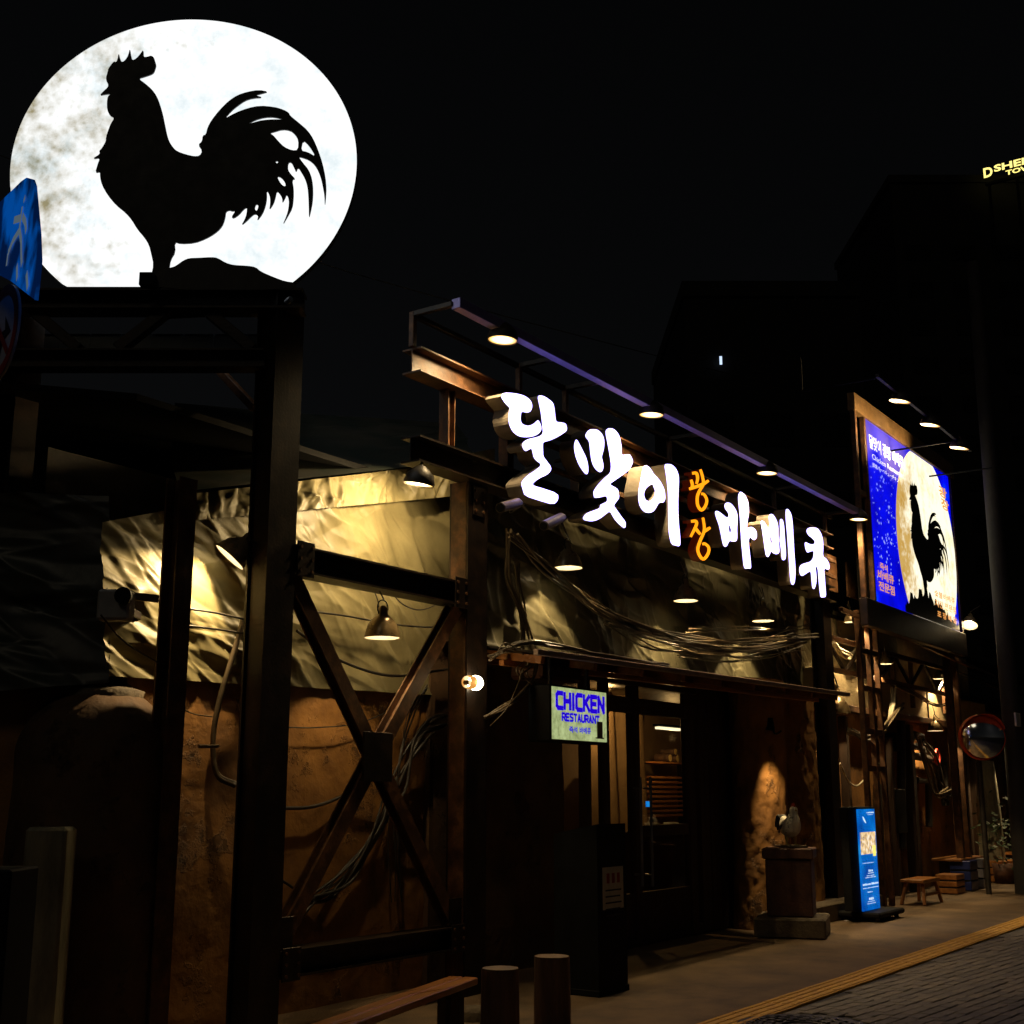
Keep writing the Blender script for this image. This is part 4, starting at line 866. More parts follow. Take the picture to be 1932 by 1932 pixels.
def block_word(word, x0, x1, y0, y1, sw, parent, m_):
    ws = [.34 if c == 'I' else 1 for c in word]; gap = .42; tot = sum(ws) + gap * (len(word) - 1); u = (x1 - x0) / tot; x = x0
    for c, w_ in zip(word, ws):
        b = MB(); k = 0
        for st_ in GL[c]:
            pts = [Vector((x + p_[0] * u * w_, y0 + p_[1] * (y1 - y0), 0)) for p_ in st_]
            for p_, q_ in zip(pts, pts[1:]):
                d = (q_ - p_).normalized(); n_ = Vector((-d.y, d.x, 0)) * sw / 2; p2, q2 = p_ - d * sw * .35, q_ + d * sw * .35; k += 1
                b.add([SFN(v + Vector((0, 0, .003 + .0002 * k))) for v in (p2 + n_, q2 + n_, q2 - n_, p2 - n_)], [(0, 1, 2, 3)])
        b.build('letter', m_, parent); x += (w_ + gap) * u
block_word('CHICKEN', .075 * SW, .94 * SW, .60 * SH, .885 * SH, .045 * SW, cs, 'sign_ink')
block_word('RESTAURANT', .17 * SW, .85 * SW, .37 * SH, .50 * SH, .022 * SW, cs, 'sign_ink')
write('즉석', .29 * SW, .44 * SW, .14 * SH, .265 * SH, SFN, None, .003, .03).build('lettering', 'sign_ink', cs); write('바베큐', .48 * SW, .69 * SW, .14 * SH, .265 * SH, SFN, None, .003, .03).build('lettering', 'sign_ink', cs)
b = MB()
for (x0, x1, y0, y1) in ((.80, .90, .08, .40), (.775, .925, .06, .085)): b.box2(SFN(Vector((x0 * SW, y0 * SH, .006))), SFN(Vector((x1 * SW, y1 * SH, .012))))
b.build('bottle_print', 'concrete', cs)
for xq in (xl_ + .15, xr_ - .15): b = MB(); b.bar((xq, YS2 + .12, zt + .02), (xq, YS2 + .12, zt + .28), .03, .03); b.build('hanger', 'steel', cs)

# ================================================================== CABLES
def cables(name, label, runs, m_='wire', cat='cables', group=None):
    """runs: list of (points, radius)"""
    p = runs[0][0][0]; t = thing(name, label, cat, tuple(Vector(p)), group)
    for pts, r_ in runs:
        b = MB(); b.tube(spline(pts, 6), r_, 6); b.build('wire', m_, t)
    return t
def jit(pts, s): return [Vector(p) + Vector((random.uniform(-s, s), random.uniform(-s, s), random.uniform(-s, s))) for p in pts]
Yc = 6.30
base1 = [at(925, 1242, Yc), at(985, 1214, Yc), at(1060, 1222, 6.2), at(1170, 1242, 5.98), at(1260, 1256, 5.93)]
cables('cable_bundle', 'loose bundle of cables running along the top of the awning edge', [(jit(base1, .02), .010) for _ in range(6)])
b2_ = [at(965, 1010, 6.3), at(1040, 1075, 6.3), at(1130, 1145, 6.3), at(1225, 1192, 6.25), at(1330, 1222, 6.2), at(1430, 1222, 6.25), at(1520, 1206, 6.4)]
cables('cable_bundle', 'long drooping bundle of cables in front of the tarpaulin under the sign', [(jit(b2_, .05), random.choice((.011, .014, .009))) for _ in range(8)])
b3_ = [at(1220, 1192, 6.3), at(1320, 1205, 6.3), at(1420, 1212, 6.3), at(1540, 1196, 6.4)]
cables('cable_bundle', 'cables sagging across the light pools above the awning', [(jit(b3_, .06), .009) for _ in range(5)])
b4_ = [at(1005, 1222, 6.25), at(1010, 1262, 6.2), at(985, 1305, 6.2), at(950, 1335, 6.25), at(915, 1352, 6.38)]
cables('cable_bundle', 'knotted cables curling down between the globe light and the chicken sign', [(jit(b4_, .025), .011) for _ in range(4)] + [([at(995, 1245, 6.25), at(960, 1330, 6.2), at(925, 1370, 6.35)], .006)])
b5_ = [at(880, 1360, 6.68), at(830, 1362, 6.75), at(790, 1395, 6.85), at(750, 1480, 6.92), at(715, 1560, 6.95), at(650, 1655, 6.98), at(560, 1715, 6.98)]
cables('cable_bundle', 'thick hoses hanging in loops on the plaster wall behind the cross brace', [(jit(b5_, .06), random.choice((.011, .014))) for _ in range(5)] + [([at(780, 1420, 6.9), at(690, 1610, 6.95), at(610, 1700, 6.98), at(530, 1660, 6.98)], .012), ([at(530, 1525, 6.95), at(590, 1522, 6.95), at(650, 1500, 6.95), at(710, 1465, 6.9)], .015), ([at(530, 1372, 6.95), at(610, 1372, 6.95), at(690, 1360, 6.95), at(800, 1310, 6.9)], .005)], 'rubber')
b6_ = [at(460, 1170, 6.85), at(437, 1230, 6.88), at(415, 1310, 6.92), at(402, 1390, 6.95), at(412, 1455, 6.95), at(445, 1485, 6.9)]
cables('cable_bundle', 'pair of cables dropping down the wall left of the tower post', [(jit(b6_, .02), .020) for _ in range(2)] + [([at(318, 1320, 6.9), at(360, 1345, 6.95), at(400, 1352, 6.95)], .005), ([at(375, 1408, 6.9), at(412, 1408, 6.9)], .014)], 'wire')
cables('hanging_wire', 'thin looping wires beneath the upper beam of the braced bay', [([at(625, 1098, 6.75), at(690, 1102, 6.75), at(712, 1130, 6.73), at(716, 1180, 6.72)], .006), ([at(730, 1105, 6.75), at(760, 1140, 6.75), at(800, 1150, 6.75), at(850, 1125, 6.75)], .006), ([at(560, 1190, 6.85), at(640, 1245, 6.85), at(740, 1275, 6.85), at(850, 1262, 6.85)], .012), ([at(545, 1150, 6.85), at(640, 1160, 6.85), at(760, 1180, 6.85), at(860, 1185, 6.85)], .008)], 'rubber')
cables('hanging_wire', 'two wires strung across the bright tarpaulin left of the tower post', [([at(330, 1146, 6.75), at(400, 1155, 6.75), at(470, 1170, 6.75)], .008), ([at(330, 1178, 6.78), at(400, 1186, 6.78), at(480, 1198, 6.78)], .008), ([at(190, 1160, 6.7), at(240, 1215, 6.7), at(330, 1268, 6.75)], .006)], 'rubber')
cables('hanging_wire', 'pale loop of wire on the wall under the half hidden lamp', [([at(1585, 1440, 6.75), at(1598, 1470, 6.75), at(1615, 1483, 6.75), at(1632, 1470, 6.75)], .014)], 'wire_pale')
cables('hanging_wire', 'pale loop of wire over the flat lamp by the pipes', [([at(1768, 1360, 6.4), at(1780, 1370, 6.4), at(1793, 1368, 6.4), at(1803, 1350, 6.4)], .016)], 'wire_pale')
cables('cable_bundle', 'pale hose bundle dropping beside the lattice posts from the truss', [(jit([at(1686, 1298, 6.5), at(1684, 1330, 6.5), at(1678, 1362, 6.5), at(1666, 1385, 6.45)], .03), .025) for _ in range(3)], 'wire_pale')
cables('cable_bundle', 'tangle of cables beneath the pale tarpaulin patch by the right column', [(jit([at(1575, 1212, 6.7), at(1595, 1230, 6.7), at(1612, 1238, 6.7), at(1625, 1222, 6.7)], .08), .018) for _ in range(5)], 'wire_pale')
cables('cable_bundle', 'black hoses hanging below the pipes by the convex mirror', [(jit([at(1740, 1400, 6.7), at(1765, 1440, 6.7), at(1785, 1495, 6.7), at(1800, 1500, 6.7), at(1808, 1470, 6.7)], .12), .02) for _ in range(4)], 'rubber')
RW = random.Random(21)
def strands(pts, n_, j, r0, r1, Y):
    out = []
    for k in range(n_):
        out.append(([at(x + RW.uniform(-j, j), y + RW.uniform(-j, j) * .8, Y + RW.uniform(-.05, .03)) for x, y in pts], RW.uniform(r0, r1)))
    return out
cables('cable_bundle', 'fan of thin wires spreading over the dark tarpaulin under the orange letters', strands([(1150, 1175), (1235, 1215), (1330, 1232), (1420, 1228), (1500, 1192)], 5, 14, .006, .010, 6.5) + strands([(1300, 1190), (1390, 1186), (1480, 1184), (1535, 1178)], 4, 8, .005, .008, 6.55) + strands([(1280, 1235), (1370, 1246), (1450, 1238), (1515, 1222)], 3, 6, .006, .009, 6.5))
cables('cable_bundle', 'snarl of wires and clips knotted above the chicken sign', strands([(930, 1240), (960, 1222), (1000, 1238), (985, 1268), (1012, 1290)], 5, 12, .005, .008, 6.2) + strands([(975, 1060), (985, 1130), (1000, 1200), (1008, 1262)], 3, 6, .008, .014, 6.5))
cables('cable_bundle', 'wires climbing the tarpaulin beside the column with the globe light', strands([(962, 1000), (960, 1090), (985, 1160), (990, 1240)], 4, 6, .008, .016, 6.55))
cables('cable_bundle', 'thin wires looping over the plaster beside the cross brace', strands([(800, 1300), (772, 1350), (748, 1450), (742, 1560), (748, 1700)], 4, 10, .004, .008, 6.93) + strands([(735, 1480), (690, 1600), (620, 1690), (560, 1700)], 3, 14, .007, .011, 6.95), 'rubber')
cables('cable_bundle', 'tangled wires over the lattice posts and pipes of the far frontage', strands([(1600, 1380), (1640, 1395), (1665, 1378), (1690, 1352), (1700, 1330)], 5, 8, .012, .02, 6.45) + strands([(1735, 1390), (1752, 1450), (1770, 1500), (1795, 1490)], 4, 8, .012, .02, 6.6) + strands([(1655, 1440), (1652, 1500), (1662, 1560)], 3, 4, .012, .018, 6.4) + strands([(1690, 1290), (1725, 1310), (1770, 1330), (1800, 1322)], 3, 5, .010, .016, 6.5))
cables('overhead_wire', 'thin dark wire crossing the night sky above the sign', [([Vector((6, 30, 18)), Vector((20, 18, 13)), Vector((45, 6, 12))], .012)], 'rubber', 'wire')

# ================================================================== STREET THINGS BY THE ENTRANCE
# kiosk
k0 = atz(1105, 1885, 0); kf = atz(1130, 1882, 0)
KX0, KY0 = 8.95, 5.50; kx1 = at(1185, 1860, KY0).x
KX0 = at(1130, 1880, KY0).x; ky1 = KY0 + .42
ki = thing('kiosk', 'tall black waiting-list kiosk with slanted top and a paper notice', 'kiosk', ((KX0 + kx1) / 2, KY0 + .2, 0))
zf, zr = at(1180, 1553, KY0).z, at(1090, 1575, ky1).z
zf = at(1185, 1553, KY0).z; zr = zf - .08
b = MB(); b.add([(KX0, KY0, 0), (kx1, KY0, 0), (kx1, ky1, 0), (KX0, ky1, 0), (KX0, KY0, zf), (kx1, KY0, zf), (kx1, ky1, zr), (KX0, ky1, zr)], [(3, 2, 1, 0), (4, 5, 6, 7), (0, 1, 5, 4), (1, 2, 6, 5), (2, 3, 7, 6), (3, 0, 4, 7)]); b.build('cabinet', 'black', ki)
na, nb = at(1136, 1637, KY0), at(1176, 1712, KY0)
b = MB(); b.box2((na.x, KY0 - .004, nb.z), (nb.x, KY0 - .001, na.z)); no = b.build('notice', 'paper', ki)
for k in range(3):
    b = MB(); x_ = na.x + (nb.x - na.x) * (.25 + .25 * k); b.box2((x_ - .022, KY0 - .007, na.z - .13), (x_ + .022, KY0 - .0045, na.z - .05)); b.build('red_mark', 'ink_red', no)
for k in range(5):
    b = MB(); zz = na.z - .18 - .05 * k; b.box2((na.x + .04, KY0 - .007, zz - .012), (nb.x - .04 - .02 * (k % 2), KY0 - .0045, zz)); b.build('printed_line', 'ink', no)
b = MB(); b.box2((KX0 - .01, KY0 - .01, 0), (kx1 + .01, ky1 + .01, .05), .005); b.build('base', 'black', ki)
# log stools
def stump(label, px, pyT, pyB, wpx):
    p = atz(px, pyB, 0); dep = (p - CL).dot(_fw); r_ = wpx / FPX * dep / 2; h = (pyB - pyT) / (pyB - HORY) * CAMH
    t = thing('log_stool', label, 'stool', tuple(p), 'log stools by the entrance'); b = MB()
    n_ = 36
    def R(a, v): return r_ * (1 + .05 * noise.noise(Vector((math.cos(a) * 2, math.sin(a) * 2, v * .6 + px))) + .02 * math.sin(a * 11 + px) + .06 * (1 - v))
    b.grid(lambda u, v: Vector((p.x + R(u * 2 * math.pi, v) * math.cos(u * 2 * math.pi), p.y + R(u * 2 * math.pi, v) * math.sin(u * 2 * math.pi), h * v)), n_, 8); b.build('trunk', 'log', t)
    b = MB(); vs = [Vector((p.x + R(2 * math.pi * k / n_, 1) * .985 * math.cos(2 * math.pi * k / n_), p.y + R(2 * math.pi * k / n_, 1) * .985 * math.sin(2 * math.pi * k / n_), h + .004)) for k in range(n_)]
    b.add(vs + [Vector((p.x, p.y, h + .008))], [(k, (k + 1) % n_, n_) for k in range(n_)]); b.build('sawn_top', 'log_end', t)
stump('log stool with a paler sawn top standing beside the wooden bench end', 944, 1832, 1992, 70)
stump('log stool standing beside the black kiosk', 1042, 1808, 1932, 66)
# small stone by the bench
b = MB(); p = atz(893, 1925, 0); b.lathe([(.001, .10), (.07, .095), (.10, .06), (.11, 0)], 12, Matrix.Translation(p)); tag(b.build('stone', 'concrete_brown'), 'small flat stone lying by the bench legs', 'stone')
# bench
BZ = .42
ba_, bb_ = atz(900, 1845, BZ), atz(872, 1832, BZ)
pA = atz(903, 1844, BZ); pB = atz(665, 1932, BZ); pC = atz(850, 1840, BZ); pD = atz(500, 1952, BZ)
bn = thing('bench', 'long varnished wooden bench standing before the braced steel bay', 'bench', (*((pA + pB) / 2).xy, 0))
dirb = (pB - pA); dirb.z = 0; dirb.normalize(); sideb = (pC - pA); sideb.z = 0; sideb = sideb - dirb * sideb.dot(dirb); wB = sideb.length; sideb.normalize()
LB = 2.3
for k in range(2):
    b = MB(); o_ = pA + sideb * (wB * (k + .5) / 2); b.bar(o_ + Vector((0, 0, -.022)), o_ + dirb * LB + Vector((0, 0, -.022)), wB / 2 - .008, .045, (0, 0, 1), .006); b.build('seat_plank', 'bench_wood', bn)
for t_ in (.22, LB - .22):
    for s__ in (.06, wB - .06):
        q = pA + dirb * t_ + sideb * s__; b = MB(); b.bar((q.x, q.y, 0), (q.x, q.y, BZ - .045), .06, .07, (0, 1, 0)); b.build('leg', 'wood_dark', bn)
    b = MB(); q0_ = pA + dirb * t_ + sideb * .06; q1_ = pA + dirb * t_ + sideb * (wB - .06); b.bar((q0_.x, q0_.y, .18), (q1_.x, q1_.y, .18), .03, .05); b.build('stretcher', 'wood_dark', bn)
# pedestal and rooster statue
YP_ = atz(1505, 1786, 0).y
xa, xb, = at(1450, 1700, YP_ + .07).x, at(1540, 1700, YP_ + .07).x
pd_ = thing('pedestal', 'dark red square pedestal on a wide concrete base by the rough pillar', 'pedestal', ((xa + xb) / 2, YP_ + .4, 0))
zb2 = .21; x0b = at(1500, 1786, YP_).x
def rbox(mb, c, sx, sy, z0_, z1_, ang, bev=.01): return mb.box((c[0], c[1], (z0_ + z1_) / 2), (sx, sy, z1_ - z0_), Matrix.Rotation(ang, 3, 'Z'), bev)
PCX, PCY = 14.58, 5.98; PANG = math.radians(17)
b = MB(); rbox(b, (PCX, PCY), .86, .80, 0, .22, PANG, .02); b.build('base', 'concrete_brown', pd_)
b = MB(); rbox(b, (PCX, PCY), .52, .52, .22, .86, PANG, .015); b.build('shaft', 'stone_red', pd_)
b = MB(); rbox(b, (PCX, PCY), .58, .58, .86, .98, PANG, .012); b.build('cap', 'stone_red', pd_)
# rooster statue
rs = thing('rooster_statue', 'small painted rooster statue standing on the pedestal', 'statue', (PCX, PCY, .98))
RZ = .98; RM = Matrix.Translation((PCX + .05, PCY, RZ)) @ Matrix.Rotation(math.radians(-128), 4, 'Z') @ Matrix.Scale(1.08, 4)
def skin(name, verts, edges, radii, m_, parent, sub=2):
    me = bpy.data.meshes.new(name); off = OFF[parent.name]; me.from_pydata([(RM @ Vector(v)) - off for v in verts], edges, []); o = bpy.data.objects.new(name, me); COL.objects.link(o)
    sk = o.modifiers.new('s', 'SKIN'); sk.use_smooth_shade = True
    for v, r_ in zip(me.skin_vertices[0].data, radii): v.radius = (r_, r_) if not isinstance(r_, tuple) else r_
    me.skin_vertices[0].data[0].use_root = True
    o.modifiers.new('u', 'SUBSURF').levels = sub; o.modifiers['u'].render_levels = sub
    bpy.context.view_layer.update(); m2 = bpy.data.meshes.new_from_object(o.evaluated_get(DG())); bpy.data.objects.remove(o)
    m2.materials.clear(); m2.materials.append(MATS[m_]); o = bpy.data.objects.new(name, m2); COL.objects.link(o); o.parent = parent; OFF[o.name] = off; return o
mbd = bpy.data.metaballs.new('body'); mbd.resolution = .014; mbd.render_resolution = .014; mbd.threshold = .5
for (x, y, z_, r_) in ((0, 0, .20, .155), (.05, 0, .225, .145), (.075, 0, .28, .11), (.085, 0, .335, .085), (.095, 0, .395, .075), (-.06, 0, .215, .13), (-.11, 0, .255, .09), (-.13, 0, .30, .06)):
    el_ = mbd.elements.new(); el_.co = (x, y, z_); el_.radius = r_
mo = bpy.data.objects.new('bodytmp', mbd); COL.objects.link(mo); bpy.context.view_layer.update()
mm = bpy.data.meshes.new_from_object(mo.evaluated_get(DG())); bpy.data.objects.remove(mo)
b = MB(); b.add([RM @ v.co for v in mm.vertices], [tuple(p_.vertices) for p_ in mm.polygons], True); body = b.build('body', 'statue_mix', rs)
b = MB(); b.tube([RM @ Vector((.125, 0, .40)), RM @ Vector((.165, 0, .388))], [.016, .002], 8); b.build('beak', 'statue_yellow', rs)
for s__ in (-1, 1):
    skin('wing', [(.03, .075 * s__, .24), (-.03, .085 * s__, .22), (-.09, .07 * s__, .18)], [(0, 1), (1, 2)], [.022, .034, .014], 'statue_white' if s__ > 0 else 'statue_dark', rs)
    skin('leg', [(.0, .045 * s__, .13), (.015, .05 * s__, .08), (.01, .05 * s__, .03), (.06, .055 * s__, .028)], [(0, 1), (1, 2), (2, 3)], [.034, .017, .012, .012], 'statue_yellow', rs)
b = MB()
for k in range(5): b.tube([RM @ Vector((.065 + .014 * k, 0, .432)), RM @ Vector((.06 + .016 * k, 0, .478 - abs(k - 2) * .008))], [.013, .004], 6)
b.build('comb', 'statue_red', rs)
b = MB(); b.tube([RM @ Vector((.108, 0, .39)), RM @ Vector((.112, 0, .355))], [.008, .014], 6); b.build('wattle', 'statue_red', rs)
for k in range(7):
    sp_ = .018 * (k - 3); b = MB(); pts = [(-.10, 0, .22), (-.14, sp_ * .4, .30 + .015 * (k % 3)), (-.17, sp_ * .8, .33 - .02 * (k % 3)), (-.195, sp_, .28 - .03 * (k % 3)), (-.20, sp_ * 1.1, .21 - .03 * (k % 3))]
    n_ = len(spline(pts, 4)); b.tube([RM @ Vector(p_) for p_ in spline(pts, 4)], [.03 - .02 * i / n_ for i in range(n_)], 6); b.build('tail_feather', 'statue_dark', rs)
b = MB(); b.box(RM @ Vector((0, 0, .0125)), (.34, .22, .025), RM.to_3x3(), .004); b.build('base', 'concrete_brown', rs)

# blue banner stand
YN = 5.85
na_, nb_ = at(1617, 1527, YN), at(1659, 1722, YN)
bs = thing('banner_stand', 'upright glowing blue menu banner in a black stand on the pavement', 'banner', ((na_.x + nb_.x) / 2, YN, 0))
nx0, nx1 = at(1625, 1620, YN).x, at(1655, 1620, YN).x; nz1, nz0 = na_.z, at(1640, 1722, YN).z
nx0, nx1 = at(1628, 1700, YN).x, at(1660, 1700, YN).x
b = MB(); b.box2((nx0, YN, nz0), (nx1, YN + .02, nz1)); b.build('lit_panel', 'banner_blue', bs)
b = MB(); b.box2((nx0 - .30, YN + .022, .14), (nx1 + .05, YN + .14, nz1 + .03), .01); b.build('casing', 'black', bs)
b = MB(); b.box2((nx0 - .1, YN - .25, .05), (nx1 + .25, YN + .35, .12), .02); b.build('base', 'black', bs)
for wx in (nx0, nx1 + .1):
    for wy in (YN - .18, YN + .28):
        b = MB(); b.tube([(wx - .015, wy, .028), (wx + .015, wy, .028)], .028, 12); b.build('caster', 'rubber', bs)
NW, NH = nx1 - nx0, nz1 - nz0; NFN = facing((1, 0, 0), (0, 0, 1), (nx0, YN, nz0))
def prt(name, m_, rects, parent, fn, l_=.003):
    b = MB()
    for (x0, x1, y0, y1) in rects: b.add([fn(Vector((x, y, l_))) for x, y in ((x0, y0), (x1, y0), (x1, y1), (x0, y1))], [(0, 1, 2, 3)])
    return b.build(name, m_, parent)
prt('food_print', 'banner_food', [(.04 * NW, .96 * NW, .56 * NH, .775 * NH)], bs, NFN)
prt('bottle_print', 'banner_yellow', [(.74 * NW, .92 * NW, .535 * NH, .64 * NH)], bs, NFN, .005)
rr = []
for (a, c_, y, h_) in ((.42, .68, .40, .022), (.38, .72, .375, .008), (.30, .78, .352, .008), (.22, .86, .335, .008), (.04, .98, .272, .018), (.04, .98, .236, .007), (.30, .62, .195, .008), (.36, .66, .13, .022), (.28, .70, .105, .006), (.24, .74, .085, .006), (.5, .95, .965, .012), (.55, .9, .945, .005), (.10, .8, .475, .006)):
    n_ = max(3, int((c_ - a) * 14)); 
    for k in range(n_): rr.append(((a + (c_ - a) * k / n_) * NW, (a + (c_ - a) * (k + random.uniform(.5, .85)) / n_) * NW, (y - h_ / 2) * NH, (y + h_ / 2 * random.uniform(.5, 1.2)) * NH))
prt('printed_text', 'banner_white', rr, bs, NFN, .004)
b = MB(); b.add([NFN(Vector((x * NW, y * NH, .004))) for x, y in ((.24, .93), (.30, .925), (.40, .885), (.44, .86), (.38, .865), (.28, .895))], [tuple(range(6))]); b.build('bird_print', 'banner_white', bs)
for k, (px, py) in enumerate(((1428, 1770), (1482, 1721), (1524, 1770), (1742, 1790), (1597, 1738))):
    p = atz(px, py, .006); b = MB(); R = random.Random(k); n_ = 7
    vs = [Vector((p.x + R.uniform(.02, .05) * math.cos(6.283 * i / n_), p.y + R.uniform(.015, .04) * math.sin(6.283 * i / n_), .004 + R.uniform(0, .02))) for i in range(n_)]
    b.add(vs, [tuple(range(n_))]); b.add([v + Vector((0, 0, .002)) for v in vs], [tuple(range(n_ - 1, -1, -1))])
    tag(b.build('paper_scrap', 'paper'), ('crumpled paper scrap by the corner of the pedestal base', 'crumpled paper scrap on the open pavement before the blue banner', 'crumpled paper scrap beside the tactile strip below the banner', 'crumpled paper scrap lying on the grey pavers', 'crumpled paper scrap at the foot of the plinth')[k], 'litter', 'litter on the pavement')
# low tables, stools and crates along the far wall
def stool(label, px, pyT, pyB, w_, d_, Y, m_='wood'):
    q = at(px, pyB, Y); h = at(px, pyT, Y).z; h = max(.28, h)
    t = thing('low_stool', label, 'stool', (q.x, Y, 0), 'low stools and tables along the far wall')
    b = MB(); b.box((q.x, Y, h - .025), (w_, d_, .05), None, .008); b.build('seat', m_, t)
    for sx in (-1, 1):
        for sy in (-1, 1):
            b = MB(); b.bar((q.x + sx * w_ * .5, Y + sy * d_ * .5, 0), (q.x + sx * w_ * .36, Y + sy * d_ * .36, h - .05), .045, .045, (0, 1, 0)); b.build('leg', m_, t)
    b = MB(); b.bar((q.x - w_ * .43, Y - d_ * .43, .14), (q.x + w_ * .43, Y - d_ * .43, .14), .03, .03); b.build('stretcher', m_, t)
    return t
stool('low wooden stool with splayed legs beside the blue banner', 1740, 1656, 1712, .85, .34, 6.05)
stool('low wooden stool with splayed legs beyond the low table', 1915, 1632, 1682, .9, .36, 6.05)
def table(label, px, pyT, Y, w_, d_):
    q = at(px, pyT, Y); h = q.z; t = thing('low_table', label, 'table', (q.x, Y, 0), 'low stools and tables along the far wall')
    b = MB(); b.box((q.x, Y, h - .02), (w_, d_, .04), None, .006); b.build('top', 'wood', t)
    for sx in (-1, 1):
        b = MB(); b.box((q.x + sx * w_ * .36, Y, (h - .04) / 2), (.06, d_ * .7, h - .04), None, .006); b.build('trestle', 'wood_dark', t)
table('low table on trestles between the stools and the wall', 1808, 1617, 6.45, 1.5, .5); table('far low table at the end of the building', 1925, 1607, 6.5, 1.4, .5)
for k, (px, py, w_, h_, m_, lb_) in enumerate(((1795, 1690, .30, .32, 'wood', 'wooden crate standing beside the low stool'), (1822, 1685, .30, .50, 'plastic_blue', 'dark blue plastic crate under the low table'), (1845, 1680, .26, .5, 'plastic_pale', 'pale plastic crate under the low table'), (1893, 1672, .4, .40, 'wood', 'wooden crate under the far stool'))):
    q = at(px, py, 6.25); t = thing('crate', lb_, 'crate', (q.x, 6.25, 0), 'crates along the far wall')
    for i in range(3):
        b = MB(); z0_ = h_ * i / 3; b.box((q.x, 6.25, z0_ + h_ / 6), (w_ * 1.6, .34, h_ / 3 - .02), None, .01); b.build('board', m_, t)
    b = MB(); b.box((q.x, 6.25, h_ / 2), (w_ * 1.55, .31, h_ - .03)); b.build('lining', 'black', t)

# ================================================================== BILLBOARD
YBB = 6.0
bt_l, bt_r, bb_l, bb_r = at(1629, 789, YBB), at(1786, 897, YBB), at(1654, 1137, YBB), at(1813, 1193, YBB)
X0, X1 = bt_l.x + .02, bb_r.x; Z0, Z1 = (bb_l.z + bb_r.z) / 2, (bt_l.z + bt_r.z) / 2
X1 = (bt_r.x + bb_r.x) / 2; X0 = (bt_l.x + bb_l.x) / 2
bb = thing('billboard', 'large backlit blue billboard with a moon and rooster in a steel frame', 'billboard', ((X0 + X1) / 2, YBB, Z0))
PW, PH = X1 - X0, Z1 - Z0; BFN = facing((1, 0, 0), (0, 0, 1), (X0, YBB, Z0))
b = MB(); b.box2((X0, YBB, Z0), (X1, YBB + .03, Z1)); b.build('print', 'poster_sky', bb)
b = MB(); b.box2((X0 - .02, YBB + .032, Z0 - .02), (X1 + .02, YBB + .25, Z1 + .02)); b.build('light_box', 'black', bb)
for (a_, c_) in (((X0 - .50, Z1), (X1 + .26, Z1 + .28)), ((X0 - .5, Z0 - .40), (X1 + .26, Z0))):
    b = MB(); b.box2((a_[0], YBB - .04, a_[1]), (c_[0], YBB + .08, c_[1]), .01); b.build('frame_beam', 'frame_floodlit' if a_[1] > 6 else 'steel', bb)
for xx, w_ in ((X0 - .50, .09), (X0 - .10, .09), (X1 + .06, .16)):
    b = MB(); b.box2((xx, YBB - .03, Z0), (xx + w_ * .7, YBB + .05, Z1), .008); b.build('frame_post', 'steel_rust', bb)
b = MB(); b.box2((X0 - .42, YBB + .0, Z0 + PH * .55), (X0 - .10, YBB + .08, Z0 + PH * .58)); b.build('frame_rung', 'steel_rust', bb)
# poster picture: moon, rooster, grass, stars, lettering
def bpx(px, py): p = at(px, py, YBB); return ((p.x - X0), (p.z - Z0))
mc = (.60 * PW, .50 * PH); 
mL, mR, mT = bpx(1692, 1010)[0], bpx(1808, 1130)[0], bpx(1735, 850)[1]
mcx, mrx = (mL + mR) / 2, (mR - mL) / 2; mrz = mrx * 1.02; mcz = min(mT - mrz, PH * .5)
elp = [(mcx + mrx * math.cos(2 * math.pi * k / 96), min(PH - .01, max(.01, mcz + mrz * math.sin(2 * math.pi * k / 96)))) for k in range(96)]
f_, _ = solid([elp], .003, facing((1, 0, 0), (0, 0, 1), (X0, YBB - .003, Z0))); pm_ = f_.build('moon_print', 'poster_moon', bb)
rp = []; xs_ = [p[0] for p in roo]; ys_ = [p[1] for p in roo]
rx0, rx1 = bpx(1716, 1000)[0], bpx(1791, 1090)[0]; rzt, rzb = bpx(1722, 905)[1], .10 * PH
def rmap(p): return (rx0 + (p[0] - min(xs_)) / (max(xs_) - min(xs_)) * (rx1 - rx0), rzt + (p[1] - min(ys_)) / (max(ys_) - min(ys_)) * (rzb - rzt))
f_, _ = solid([[rmap(p) for p in roo]] + [[rmap(p) for p in h] for h in holes], .003, facing((1, 0, 0), (0, 0, 1), (X0, YBB - .006, Z0))); f_.build('rooster_print', 'silhouette', bb)
gr = [(mcx - mrx * .9, .012)]; R = random.Random(4)
for k in range(60):
    u = k / 59; x = mcx - mrx * .9 + u * (PW - .02 - mcx + mrx * .9); gr.append((x, (.03 + .10 * math.sin(math.pi * min(1, u * 1.1)) + R.uniform(0, .07)) * PH * (.8 if u > .5 else 1)))
gr.append((PW - .02, .012)); f_, _ = solid([gr], .003, facing((1, 0, 0), (0, 0, 1), (X0, YBB - .009, Z0))); f_.build('grass_print', 'silhouette', bb)
st = MB(); R = random.Random(12)
for k in range(170):
    x, z_ = R.uniform(.02, .40) * PW, R.uniform(.12, .80) * PH
    if ((x - mcx) / mrx) ** 2 + ((z_ - mcz) / mrz) ** 2 < 1.05: continue
    s__ = R.choice((.008, .012, .02)); st.add([BFN(Vector((x + a * s__, z_ + c_ * s__, .004))) for a, c_ in ((-1, 0), (0, -1.3), (1, 0), (0, 1.3))], [(0, 1, 2, 3)])
tag(st.build('star_print', 'poster_star', bb), kind='stuff')
